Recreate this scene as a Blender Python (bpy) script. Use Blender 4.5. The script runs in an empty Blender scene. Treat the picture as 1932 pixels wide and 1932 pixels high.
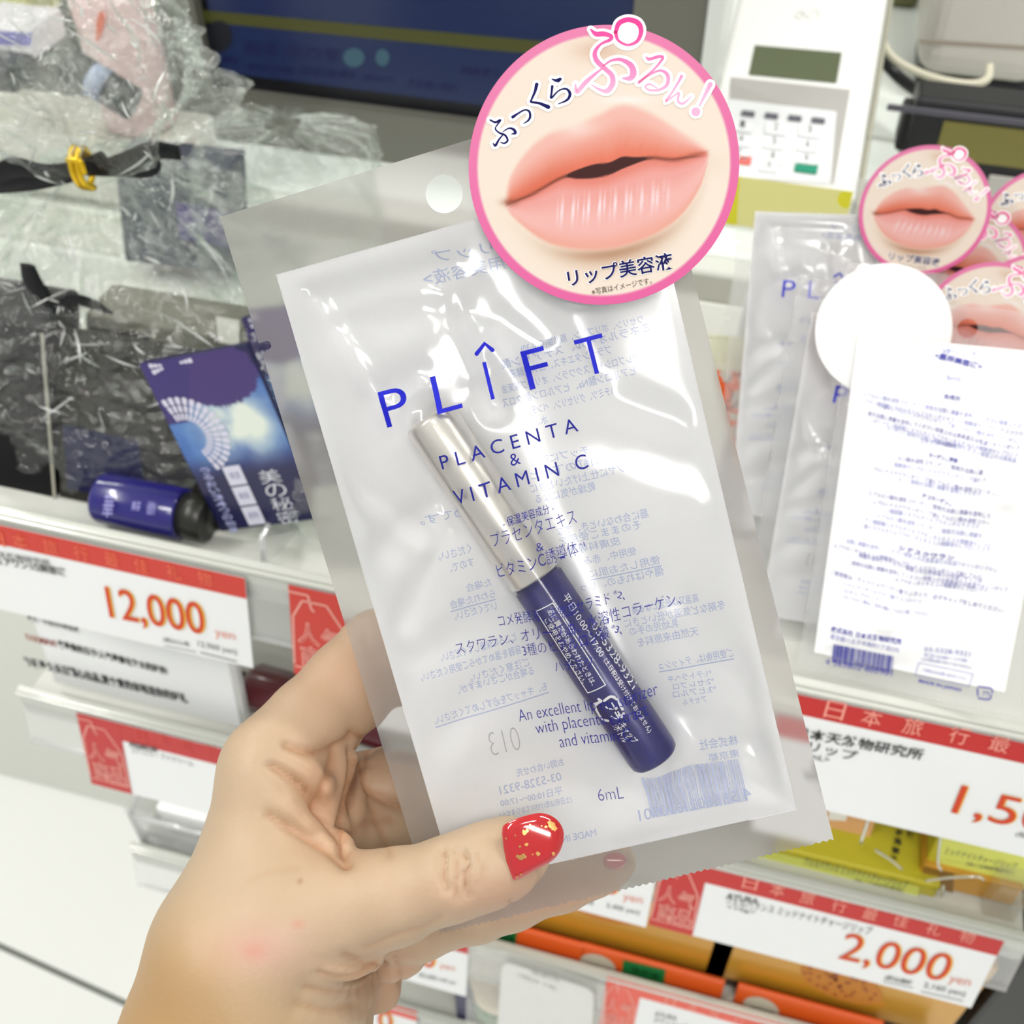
import bpy, bmesh, math, random
import numpy as np
from mathutils import Matrix, Vector

# ---------------------------------------------------------------- camera, world, lights, exposure
SC = bpy.context.scene
COL = SC.collection
F = 2071.0
PITCH, YAW = math.radians(46), math.radians(15.2)
C0 = np.array([0, 0, 1.40])
fh = np.array([-math.sin(YAW), math.cos(YAW), 0])
RT = np.array([math.cos(YAW), math.sin(YAW), 0])
FW = fh * math.cos(PITCH) - np.array([0, 0, 1.]) * math.sin(PITCH)
UP = fh * math.sin(PITCH) + np.array([0, 0, 1.]) * math.cos(PITCH)
cam = bpy.data.cameras.new('camera')
cam.sensor_width = 36
cam.lens = 36 * F / 1932
cam.clip_start = 0.01
cam.dof.use_dof = True
cam.dof.focus_distance = 0.236
cam.dof.aperture_fstop = 25
co = bpy.data.objects.new('camera', cam)
COL.objects.link(co)
co.matrix_world = Matrix(((RT[0], UP[0], -FW[0], C0[0]), (RT[1], UP[1], -FW[1], C0[1]),
                          (RT[2], UP[2], -FW[2], C0[2]), (0, 0, 0, 1)))
SC.camera = co

W = bpy.data.worlds.new('world')
SC.world = W
W.use_nodes = True
bg = W.node_tree.nodes['Background']
bg.inputs[0].default_value = (0.98, 0.99, 1.0, 1)
bg.inputs[1].default_value = 0.46
SC.view_settings.view_transform = 'Standard'
SC.view_settings.look = 'None'
SC.view_settings.gamma = 1
SC.view_settings.exposure = 0.18


def area(name, loc, sx, sy, power, to=None, col=(1, 0.98, 0.95)):
    l = bpy.data.lights.new(name, 'AREA')
    l.shape = 'RECTANGLE'
    l.size, l.size_y, l.energy, l.color = sx, sy, power, col
    o = bpy.data.objects.new(name, l)
    COL.objects.link(o)
    o.location = loc
    d = Vector(to if to else (loc[0], loc[1], 0)) - Vector(loc)
    o.rotation_euler = d.to_track_quat('-Z', 'Y').to_euler()
    return o


area('ceiling_and_fill_light', (-2.2, 1.5, 2.75), 1.2, .16, 22)
area('ceiling_and_fill_light', (0.30, -0.80, 2.75), .6, .32, 13)
area('ceiling_and_fill_light', (0.9, 0.9, 2.75), 1.2, .16, 22)
area('ceiling_and_fill_light', (-1.5, -0.3, 2.75), .2, 1.4, 30)  # unseen lamp added to brighten the floor on the left
area('ceiling_and_fill_light', (1.0, -1.5, 2.75), 1.2, .16, 16)  # unseen lamp added to light the upright cards on the lower rails


# ---------------------------------------------------------------- helpers
def ray(x, y):
    return FW + RT * (x - 966) / F - UP * (y - 966) / F


def dep(x, y, d):
    return C0 + ray(x, y) * d


def ony(x, y, Y):
    r = ray(x, y)
    return C0 + r * (Y - C0[1]) / r[1]


def onz(x, y, Z):
    r = ray(x, y)
    return C0 + r * (Z - C0[2]) / r[2]


def proj(V):
    d = np.asarray(V) - C0
    z = d @ FW
    return 966 + F * (d @ RT) / z, 966 - F * (d @ UP) / z, z


def unit(v):
    v = np.asarray(v, float)
    return v / np.linalg.norm(v)


class Fr:
    """a plane: origin, right, up, normal; pixels of the picture can be cast onto it"""
    def __init__(s, O, a, b):
        s.O = np.asarray(O, float)
        s.a = unit(a)
        b = np.asarray(b, float)
        s.b = unit(b - s.a * (b @ s.a))
        s.n = np.cross(s.a, s.b)

    def px(s, x, y, h=0.0):
        r = ray(x, y)
        o = s.O + s.n * h
        p = C0 + r * (((o - C0) @ s.n) / (r @ s.n)) - o
        return np.array([p @ s.a, p @ s.b])

    def w(s, P, h=0.0):
        P = np.atleast_2d(P)
        h = np.broadcast_to(np.asarray(h, float), (len(P),))
        return s.O + P[:, :1] * s.a + P[:, 1:2] * s.b + h[:, None] * s.n

    def mat(s):
        return np.array([[s.a[0], s.b[0], s.n[0], s.O[0]], [s.a[1], s.b[1], s.n[1], s.O[1]],
                         [s.a[2], s.b[2], s.n[2], s.O[2]], [0, 0, 0, 1]])


def lin(r, g=None, b=None):
    if g is None:
        r, g, b = r
    f = lambda c: (c / 255 / 12.92) if c / 255 <= .04045 else ((c / 255 + .055) / 1.055) ** 2.4
    return (f(r), f(g), f(b))


MATS = {}


def M(name, col=None, rough=.5, metal=0., spec=.5, coat=0., sss=0., emit=None, est=1., bump=None, attr=False, trans=0.):
    if name in MATS:
        return MATS[name]
    m = bpy.data.materials.new(name)
    m.use_nodes = True
    nt = m.node_tree
    b = nt.nodes['Principled BSDF']
    if col:
        b.inputs['Base Color'].default_value = (*lin(*col), 1)
    b.inputs['Roughness'].default_value = rough
    b.inputs['Metallic'].default_value = metal
    b.inputs['Specular IOR Level'].default_value = spec
    b.inputs['Coat Weight'].default_value = coat
    b.inputs['Transmission Weight'].default_value = trans
    if sss:
        b.inputs['Subsurface Weight'].default_value = sss
        b.inputs['Subsurface Radius'].default_value = (1, .35, .2)
        b.inputs['Subsurface Scale'].default_value = .004
    if emit:
        b.inputs['Emission Color'].default_value = (*lin(*emit), 1)
        b.inputs['Emission Strength'].default_value = est
    if attr:
        a = nt.nodes.new('ShaderNodeAttribute')
        a.attribute_name = 'Col'
        nt.links.new(a.outputs['Color'], b.inputs['Base Color'])
    if bump:
        sc, st, di = bump
        tc = nt.nodes.new('ShaderNodeTexCoord')
        n = nt.nodes.new('ShaderNodeTexNoise')
        n.inputs['Scale'].default_value = sc
        n.inputs['Detail'].default_value = 3
        u = nt.nodes.new('ShaderNodeBump')
        u.inputs['Strength'].default_value = st
        u.inputs['Distance'].default_value = di
        nt.links.new(tc.outputs['Object'], n.inputs['Vector'])
        nt.links.new(n.outputs['Fac'], u.inputs['Height'])
        nt.links.new(u.outputs['Normal'], b.inputs['Normal'])
    MATS[name] = m
    return m


def film(name, clear=.8, tint=(255, 255, 255), rough=.1, gloss=.1, haze=(250, 250, 250), trl=.5, bump=None, refr=None, ior=1.25):
    """thin plastic sheet: lets light through, with a haze and a gloss"""
    if name in MATS:
        return MATS[name]
    m = bpy.data.materials.new(name)
    m.use_nodes = True
    nt = m.node_tree
    N, L = nt.nodes, nt.links
    N.remove(N['Principled BSDF'])
    out = N['Material Output']
    if refr is None:
        t = N.new('ShaderNodeBsdfTransparent')
    else:
        t = N.new('ShaderNodeBsdfRefraction')
        t.inputs['Roughness'].default_value = refr
        t.inputs['IOR'].default_value = ior
    t.inputs['Color'].default_value = (*lin(*tint), 1)
    d = N.new('ShaderNodeBsdfDiffuse')
    d.inputs['Color'].default_value = (*lin(*haze), 1)
    r = N.new('ShaderNodeBsdfTranslucent')
    r.inputs['Color'].default_value = (*lin(*haze), 1)
    g = N.new('ShaderNodeBsdfGlossy')
    g.inputs['Roughness'].default_value = rough
    g.inputs['Color'].default_value = (1, 1, 1, 1)
    m1 = N.new('ShaderNodeMixShader')
    m1.inputs[0].default_value = trl
    L.new(d.outputs[0], m1.inputs[1]); L.new(r.outputs[0], m1.inputs[2])
    m2 = N.new('ShaderNodeMixShader')
    m2.inputs[0].default_value = clear
    L.new(m1.outputs[0], m2.inputs[1]); L.new(t.outputs[0], m2.inputs[2])
    m3 = N.new('ShaderNodeMixShader')
    fr = N.new('ShaderNodeLayerWeight')
    fr.inputs['Blend'].default_value = .25
    mu = N.new('ShaderNodeMath'); mu.operation = 'MULTIPLY_ADD'
    mu.inputs[1].default_value = gloss * 2.2
    mu.inputs[2].default_value = gloss * .8
    L.new(fr.outputs['Fresnel'], mu.inputs[0])
    mu.use_clamp = True
    L.new(mu.outputs[0], m3.inputs[0])
    L.new(m2.outputs[0], m3.inputs[1]); L.new(g.outputs[0], m3.inputs[2])
    L.new(m3.outputs[0], out.inputs[0])
    if bump:
        sc, st, di = bump
        tc = N.new('ShaderNodeTexCoord')
        n = N.new('ShaderNodeTexNoise')
        n.inputs['Scale'].default_value = sc
        n.inputs['Detail'].default_value = 4
        u = N.new('ShaderNodeBump')
        u.inputs['Strength'].default_value = st
        u.inputs['Distance'].default_value = di
        L.new(tc.outputs['Object'], n.inputs['Vector'])
        L.new(n.outputs['Fac'], u.inputs['Height'])
        L.new(u.outputs['Normal'], g.inputs['Normal'])
        L.new(u.outputs['Normal'], fr.inputs['Normal'])
    MATS[name] = m
    return m


RM = {}


def build(name, V, Fc, mat, parent=None, smooth=False, col=None, mi=None):
    V = np.asarray(V, float).reshape(-1, 3)
    me = bpy.data.meshes.new(name)
    o = bpy.data.objects.new(name, me)
    if parent is None:
        c = np.array([(V[:, 0].min() + V[:, 0].max()) / 2, (V[:, 1].min() + V[:, 1].max()) / 2, V[:, 2].min()])
        Mx = np.eye(4); Mx[:3, 3] = c
    else:
        Mx = RM[parent.name]
    I = np.linalg.inv(Mx)
    Vl = V @ I[:3, :3].T + I[:3, 3]
    me.from_pydata([tuple(v) for v in Vl], [], [tuple(int(i) for i in f) for f in Fc])
    mats = mat if isinstance(mat, (list, tuple)) else [mat]
    for m in mats:
        me.materials.append(m)
    if mi is not None:
        me.polygons.foreach_set('material_index', np.asarray(mi, np.int32))
    if smooth:
        me.polygons.foreach_set('use_smooth', np.ones(len(me.polygons), bool))
    if col is not None:
        ca = me.color_attributes.new('Col', 'FLOAT_COLOR', 'POINT')
        ca.data.foreach_set('color', np.c_[np.asarray(col), np.ones(len(V))].astype(np.float32).ravel())
    me.update()
    COL.objects.link(o)
    if parent is None:
        o.location = Mx[:3, 3]
    else:
        o.parent = parent
    RM[o.name] = Mx
    return o


def tag(o, label, cat, group=None, kind=None):
    o['label'] = label
    if cat:
        o['category'] = cat
    if group:
        o['group'] = group
    if kind:
        o['kind'] = kind
    return o


def root(name, label, cat, loc=None, mat=None, group=None):
    o = bpy.data.objects.new(name, None)
    o.empty_display_size = .01
    COL.objects.link(o)
    Mx = np.eye(4)
    if mat is not None:
        Mx = np.array(mat)
    else:
        Mx[:3, 3] = loc
    o.matrix_world = Matrix(Mx.tolist())
    RM[o.name] = Mx
    return tag(o, label, cat, group)


def dup(o, mat, label, group=None):
    r = o.copy(); COL.objects.link(r)
    r.matrix_world = Matrix(np.array(mat).tolist())
    r['label'] = label
    if group:
        r['group'] = group
    for ch in list(o.children):
        c = ch.copy(); COL.objects.link(c); c.parent = r
        for g in ch.children:
            d = g.copy(); COL.objects.link(d); d.parent = c
    return r


class MB:
    def __init__(s):
        s.v = []; s.f = []; s.c = []; s.m = []; s.n = 0

    def add(s, V, Fc, col=None, m=0):
        V = np.asarray(V, float).reshape(-1, 3)
        s.v.append(V)
        s.f += [tuple(i + s.n for i in f) for f in Fc]
        s.m += [m] * len(Fc)
        s.n += len(V)
        if col is not None:
            s.c.append(np.broadcast_to(np.asarray(col, float), (len(V), 3)))
        return s

    def grid(s, P, col=None, m=0, flip=False):
        h, w = P.shape[:2]
        i = np.arange(h * w).reshape(h, w)
        q = np.stack([i[:-1, :-1], i[:-1, 1:], i[1:, 1:], i[1:, :-1]], -1).reshape(-1, 4)
        if flip:
            q = q[:, ::-1]
        return s.add(P.reshape(-1, 3), q.tolist(), col, m)

    def box(s, O, ex, ey, ez, col=None, m=0):
        """box from corner O along three edge vectors"""
        O, ex, ey, ez = (np.asarray(k, float) for k in (O, ex, ey, ez))
        V = [O + i * ex + j * ey + k * ez for k in (0, 1) for j in (0, 1) for i in (0, 1)]
        Fc = [(0, 2, 3, 1), (4, 5, 7, 6), (0, 1, 5, 4), (2, 6, 7, 3), (0, 4, 6, 2), (1, 3, 7, 5)]
        return s.add(V, Fc, col, m)

    def bbox(s, lo, hi, col=None, m=0):
        lo = np.asarray(lo, float); d = np.asarray(hi, float) - lo
        return s.box(lo, (d[0], 0, 0), (0, d[1], 0), (0, 0, d[2]), col, m)

    def tube(s, P, r, seg=10, col=None, m=0, cap=True, flat=1.0, side=None):
        P = np.asarray(P, float)
        r = np.broadcast_to(np.asarray(r, float), (len(P),))
        T = np.gradient(P, axis=0)
        u = None
        V = []
        for p, t, rr in zip(P, T, r):
            t = unit(t)
            if u is None:
                u = np.asarray(side, float) if side is not None else (np.array([0, 0, 1.]) if abs(t[2]) < .9 else np.array([1., 0, 0]))
            u = unit(u - t * (u @ t))
            w = np.cross(t, u)
            for k in range(seg):
                a = 2 * math.pi * k / seg
                V.append(p + rr * (math.cos(a) * u + flat * math.sin(a) * w))
        n = len(P)
        Fc = [(i * seg + k, i * seg + (k + 1) % seg, (i + 1) * seg + (k + 1) % seg, (i + 1) * seg + k)
              for i in range(n - 1) for k in range(seg)]
        if cap:
            Fc += [tuple(range(seg))[::-1], tuple((n - 1) * seg + k for k in range(seg))]
        return s.add(V, Fc, col, m)

    def build(s, name, mat, parent=None, smooth=False):
        col = np.vstack(s.c) if s.c and sum(len(c) for c in s.c) == s.n else None
        return build(name, np.vstack(s.v), s.f, mat, parent, smooth, col, s.m if any(s.m) else None)


_TC = {}


def glyphs(t, weight=0., sp=1., res=3):
    k = (t, weight, sp, res)
    if k not in _TC:
        cu = bpy.data.curves.new('t', 'FONT')
        cu.body = t; cu.size = 1; cu.resolution_u = res; cu.offset = weight; cu.space_character = sp
        ob = bpy.data.objects.new('t', cu)
        COL.objects.link(ob)
        dg = bpy.context.evaluated_depsgraph_get()
        me = bpy.data.meshes.new_from_object(ob.evaluated_get(dg))
        v = np.array([x.co[:2] for x in me.vertices]).reshape(-1, 2)
        f = [tuple(p.vertices) for p in me.polygons]
        bpy.data.objects.remove(ob); bpy.data.curves.remove(cu); bpy.data.meshes.remove(me)
        _TC[k] = (v, f)
    return _TC[k]


def subdiv2(v, f, maxlen):
    """split long triangle edges so that lettering can follow a curved film"""
    v = [tuple(p) for p in v]
    tri = []
    for q in f:
        for i in range(1, len(q) - 1):
            tri.append((q[0], q[i], q[i + 1]))
    for _ in range(6):
        mid = {}
        out = []
        done = True
        for t in tri:
            L = [math.dist(v[t[i]], v[t[(i + 1) % 3]]) for i in range(3)]
            j = max(range(3), key=lambda i: L[i])
            if L[j] <= maxlen:
                out.append(t); continue
            done = False
            a, b, c = t[j], t[(j + 1) % 3], t[(j + 2) % 3]
            k = (min(a, b), max(a, b))
            if k not in mid:
                mid[k] = len(v)
                v.append(((v[a][0] + v[b][0]) / 2, (v[a][1] + v[b][1]) / 2))
            out += [(a, mid[k], c), (mid[k], b, c)]
        tri = out
        if done:
            break
    return np.array(v), tri


def text(mb, fr, t, p0, p1, h, weight=0., sp=1., mirror=False, lift=1e-4, hf=None, col=None, res=3, m=0, h0=0., maxlen=None, vert=False):
    """lettering t on plane fr: its box runs from pixel p0 to pixel p1 along the base and is h pixels tall"""
    v, f = glyphs(t, weight, sp, res)
    if len(v) == 0:
        return
    lo, hi = v.min(0), v.max(0)
    A = fr.px(*p0, h0); B = fr.px(*p1, h0)
    d = np.array([p1[0] - p0[0], p1[1] - p0[1]], float)
    nrm = np.array([d[1], -d[0]]) / np.hypot(*d)
    if mirror:
        nrm = -nrm
    T = fr.px(p0[0] + nrm[0] * h, p0[1] + nrm[1] * h, h0)
    if vert:
        T = np.array([A[0], fr.px(p0[0], p0[1] - h, h0)[1]])
    q = (v - lo) / np.maximum(hi - lo, 1e-6)
    P = A + q[:, :1] * (B - A) + q[:, 1:2] * (T - A)
    if maxlen:
        P, f = subdiv2(P, f, maxlen)
    H = (hf(P) if hf else h0) + lift
    mb.add(fr.w(P, H), [x[::-1] for x in f] if mirror else f, col, m)


def tline(mb, fr, t, x, y, w, h, slope, **k):
    L = math.hypot(1, slope)
    text(mb, fr, t, (x, y), (x + w / L, y + slope * w / L), h, **k)


def catmull(P, n=8):
    P = np.asarray(P, float)
    Q = np.vstack([2 * P[0] - P[1], P, 2 * P[-1] - P[-2]])
    out = []
    for i in range(1, len(Q) - 2):
        a, b, c, d = Q[i - 1], Q[i], Q[i + 1], Q[i + 2]
        for t in np.arange(n) / n:
            out.append(.5 * (2 * b + (c - a) * t + (2 * a - 5 * b + 4 * c - d) * t * t + (3 * b - a - 3 * c + d) * t ** 3))
    out.append(P[-1])
    return np.array(out)


def stroke(mb, fr, pts, wid, lift, col=None, n=6, extra=0., tf=None, h0=0., hf=None, m=0):
    """brush stroke through pixel points with a width (pixels) that may change along it"""
    P = catmull(pts, n) if n > 1 else np.asarray(pts, float)
    w = np.interp(np.linspace(0, 1, len(P)), np.linspace(0, 1, len(np.atleast_1d(wid))), np.atleast_1d(wid)) / 2 + extra
    T = np.gradient(P, axis=0)
    N = np.stack([-T[:, 1], T[:, 0]], 1) / np.maximum(np.hypot(*T.T), 1e-6)[:, None]
    V2, Fc = [], []
    for p, nn, ww in zip(P, N, w):
        V2 += [p + nn * ww, p - nn * ww]
    for i in range(len(P) - 1):
        Fc.append((2 * i, 2 * i + 1, 2 * i + 3, 2 * i + 2))
    for p, nn, ww, sg in ((P[0], N[0], w[0], -1), (P[-1], N[-1], w[-1], 1)):
        b = len(V2)
        tt_ = np.array([nn[1], -nn[0]]) * sg
        V2 += [p + ww * (math.cos(a) * nn + math.sin(a) * tt_) for a in np.linspace(0, math.pi, 8)]
        Fc.append(tuple(range(b, b + 8)))
    V2 = np.array(V2)
    if tf:
        V2 = tf(V2)
    L = np.array([fr.px(x, y, h0) for x, y in V2])
    H = (hf(L) if hf else h0) + lift
    if callable(col):
        col = col(V2)
    mb.add(fr.w(L, H), Fc, col, m)


def fill2d(loops):
    """filled outline with holes -> 2D verts and faces"""
    cu = bpy.data.curves.new('f', 'CURVE')
    cu.dimensions = '2D'; cu.fill_mode = 'BOTH'
    for lp in loops:
        s = cu.splines.new('POLY')
        s.points.add(len(lp) - 1)
        for p, q in zip(s.points, lp):
            p.co = (q[0] * 100, q[1] * 100, 0, 1)
        s.use_cyclic_u = True
    ob = bpy.data.objects.new('f', cu)
    COL.objects.link(ob)
    me = bpy.data.meshes.new_from_object(ob.evaluated_get(bpy.context.evaluated_depsgraph_get()))
    v = np.array([x.co[:2] for x in me.vertices]) / 100
    f = [tuple(p.vertices) for p in me.polygons]
    bpy.data.objects.remove(ob); bpy.data.curves.remove(cu); bpy.data.meshes.remove(me)
    return v, f


def smooth01(x):
    x = np.clip(x, 0, 1)
    return x * x * (3 - 2 * x)


def lathe(mb, A, ax, prof, seg=32, col=None, m=0):
    """prof: list of (along axis, radius) from point A along direction ax"""
    ax = unit(ax)
    u = unit(np.cross(ax, [0.3, 0.9, 0.2])); w = np.cross(ax, u)
    V = [A + ax * t + r * (math.cos(2 * math.pi * k / seg) * u + math.sin(2 * math.pi * k / seg) * w)
         for t, r in prof for k in range(seg)]
    n = len(prof)
    Fc = [(i * seg + k, i * seg + (k + 1) % seg, (i + 1) * seg + (k + 1) % seg, (i + 1) * seg + k)
          for i in range(n - 1) for k in range(seg)]
    Fc += [tuple(range(seg))[::-1], tuple((n - 1) * seg + k for k in range(seg))]
    mb.add(V, Fc, col, m)

# ---------------------------------------------------------------- the pouch held in front
PO = dep(415, 409, .2307)
_u = dep(1218, 160, .2212) - PO
_v = PO - dep(830, 1763, .2538)
PF = Fr(PO, _u, _v)
SILV = film('frosted film', clear=.62, tint=(236, 233, 232), rough=.4, gloss=.012, haze=(194, 191, 189), trl=.5, refr=.2, ior=1.15)
WHT = film('clear front film', clear=.985, rough=.12, gloss=.045, haze=(245, 245, 247), trl=.3, refr=.05, ior=1.12)
BACK = M('white back print', (249, 249, 250), .5)
BLUE = M('blue ink', (34, 38, 184), .5, spec=.12)
BLUED = M('dark blue ink', (30, 34, 132), .5, spec=.12)
PALE = M('pale blue ink', (186, 195, 226), .6)
GREYI = M('grey ink', (190, 190, 196), .6)
WHITE = M('white ink', (252, 252, 252), .5)
NAVY = M('navy ink', (12, 12, 84), .5, spec=.1)
pouch = root('cosmetic_pouch', 'flat translucent pouch with a pink-rimmed round lips label, held by the hand', 'pouch', mat=PF.mat())

L = lambda x, y: PF.px(x, y)
# inner white window corners
WQ = [L(520, 518), L(1222, 322), L(1503, 1528), L(858, 1672)]
# outline with tear notch and zigzag bottom
out = [L(415, 409), L(1218, 160)]
A, B = L(1218, 160), L(1573, 1585)
out += [A + (B - A) * t for t in (.25, .5, .75)]
A, B = L(1573, 1585), L(830, 1763)
n = 116
for i in range(n + 1):
    t = i / n
    out.append(A + (B - A) * t + np.array([0, .00045 if i % 2 else 0.]))
A, B = L(830, 1763), L(415, 409)
nt0 = L(494, 664)
out += [A + (B - A) * t for t in (.25, .5, .75)]
out += [L(495, 668), L(505, 662), L(512, 654), L(509, 645), L(503, 643), L(488, 648)]
c = L(838, 366)
hole = [c + .00385 * np.array([math.cos(a), math.sin(a)]) for a in np.linspace(0, 2 * math.pi, 41)[:-1]]
v, f = fill2d([out, hole, WQ])
# keep the seal flat; it is one thin sheet
build('sealed_border', PF.w(v, 0), f, SILV, pouch)

# bottle inside the pouch
BA, BB = PF.px(803, 790, .0055), PF.px(1240, 1448, .0055)
BR = .0058
bd = unit(BB - BA); bn = np.array([-bd[1], bd[0]]); BLN = np.linalg.norm(BB - BA)


def inq(P):
    """distance to the nearest window edge (m), positive inside"""
    d = np.full(len(P), 1.)
    for i in range(4):
        a, b = WQ[i], WQ[(i + 1) % 4]
        e = unit(b - a); nn = np.array([e[1], -e[0]])
        d = np.minimum(d, (P - a) @ nn)
    return d


random.seed(4)
RID = []
for x0, y0, x1, y1, w, a in ((590, 560, 760, 800, .0022, .0010), (560, 640, 900, 560, .004, .0008), (880, 600, 935, 760, .003, .0014),
                             (940, 610, 1010, 660, .004, .0012), (640, 900, 790, 1010, .003, .0013), (720, 1040, 830, 960, .004, .0014),
                             (760, 1180, 850, 1010, .003, .0010), (770, 1260, 900, 1180, .004, .0008), (800, 1430, 930, 1300, .004, .0007),
                             (1180, 760, 1290, 800, .004, .0005), (1130, 900, 1330, 960, .006, .0004), (1260, 1180, 1420, 1300, .006, .0005),
                             (1200, 1380, 1430, 1420, .005, .0006), (1180, 1500, 1430, 1440, .004, .0008), (960, 1450, 1180, 1520, .005, .0008),
                             (840, 560, 900, 700, .003, -.0010), (1080, 600, 1120, 700, .005, .0006), (700, 760, 790, 700, .003, .0009),
                             (1300, 1460, 1480, 1500, .003, .0007), (870, 1520, 960, 1480, .004, .0006), (620, 560, 860, 500, .003, .0006)):
    RID.append((L(x0, y0), L(x1, y1), w, a))


def segd(P, a, b):
    e = b - a
    t = np.clip(((P - a) @ e) / (e @ e), 0, 1)
    return np.linalg.norm(P - a - t[:, None] * e, axis=1)


def hf(P):
    P = np.atleast_2d(P)
    t = np.clip((P - BA) @ bd, .002, BLN - .002)
    d = np.linalg.norm(P - BA - t[:, None] * bd, axis=1)
    r = BR + .0002
    k = .0042
    top = np.sqrt(np.maximum(r * r - np.minimum(d, k) ** 2, 0))
    h = np.where(d < k, top, math.sqrt(r * r - k * k) * np.exp(-(d - k) / .011))
    e = inq(P)
    h = h * smooth01(e / .007) + .0012 * smooth01(e / .02)
    for a, b, w, am in RID:
        h = h + am * np.exp(-(segd(P, a, b) / w) ** 2) * smooth01(e / .006) * smooth01((d - .0062) / .004)
    return np.maximum(h, .00005)


def wgrid(nu, nv, fn):
    a = np.linspace(0, 1, nu); b = np.linspace(0, 1, nv)
    s, t = np.meshgrid(a, b)
    P = (WQ[0] * ((1 - s) * (1 - t))[..., None] + WQ[1] * (s * (1 - t))[..., None] + WQ[2] * (s * t)[..., None] + WQ[3] * ((1 - s) * t)[..., None])
    Q = P.reshape(-1, 2)
    return PF.w(Q, fn(Q)).reshape(nv, nu, 3)


mb = MB(); mb.grid(wgrid(150, 260, hf), flip=True)
fb = mb.build('front_film', WHT, pouch, True)
hb = lambda P: -hf(P) * 1.02 - .0003
mb = MB(); mb.grid(wgrid(70, 120, hb), flip=True)
build_back = mb.build('white_back_sheet', BACK, pouch, True)

# lettering on the front
mb = MB()
K = dict(hf=hf, lift=.00012, maxlen=.0012)
for ch, x, y, w, h in (('P', 737, 804, 49, 68), ('L', 833, 778, 46, 70), ('I', 930, 752, 7, 71), ('F', 1001, 735, 44, 74), ('T', 1100, 711, 54, 71)):
    tline(mb, PF, ch, x, y, w, h, -.257, weight=-.005, res=6, **K)
stroke(mb, PF, [(902, 667), (917, 648), (931, 660)], 8, .00012, n=1, hf=hf)
mb.build('brand_lettering', BLUE, pouch)
mb = MB()
text(mb, PF, 'PLACENTA', (842, 879), (1092, 812), 26, sp=1.55, res=5, **K)
text(mb, PF, '&', (967, 876), (985, 871), 22, **K)
text(mb, PF, 'VITAMIN C', (866, 945), (1111, 880), 27, sp=1.5, res=5, **K)
for t, x0, y0, x1, y1, h, wt in (('- 保湿美容成分 -', 955, 986, 1047, 961, 18, 0), ('プラセンタエキス', 935, 1021, 1089, 982, 27, -.012), ('&', 1015, 1032, 1028, 1029, 15, -.01),
                                 ('ビタミンC誘導体', 945, 1081, 1093, 1041, 28, -.008), ('*1', 1094, 1028, 1104, 1025, 9, 0),
                                 ('コメ発酵液、天然型セラミド', 945, 1175, 1152, 1132, 23, -.008), ('*2、', 1154, 1120, 1178, 1126, 14, 0),
                                 ('スクワラン、オリーブ油、水溶性コラーゲン、', 865, 1230, 1284, 1136, 25, -.01), ('3種のヒアルロン酸', 990, 1230, 1150, 1192, 23, -.008),
                                 ('*3、', 1150, 1182, 1172, 1188, 14, 0), ('ハチミツ', 1050, 1256, 1120, 1240, 20, -.01),
                                 ('An excellent lip moisturizer', 983, 1362, 1241, 1306, 30, -.012), ('with placenta extract', 1015, 1385, 1222, 1340, 30, -.012),
                                 ('and vitamin C', 1058, 1402, 1190, 1375, 24, -.012), ('6mL', 1130, 1499, 1176, 1490, 22, -.02)):
    text(mb, PF, t, (x0, y0), (x1, y1), h, weight=wt, **K)
mb.build('front_lettering', BLUED, pouch)

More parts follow.
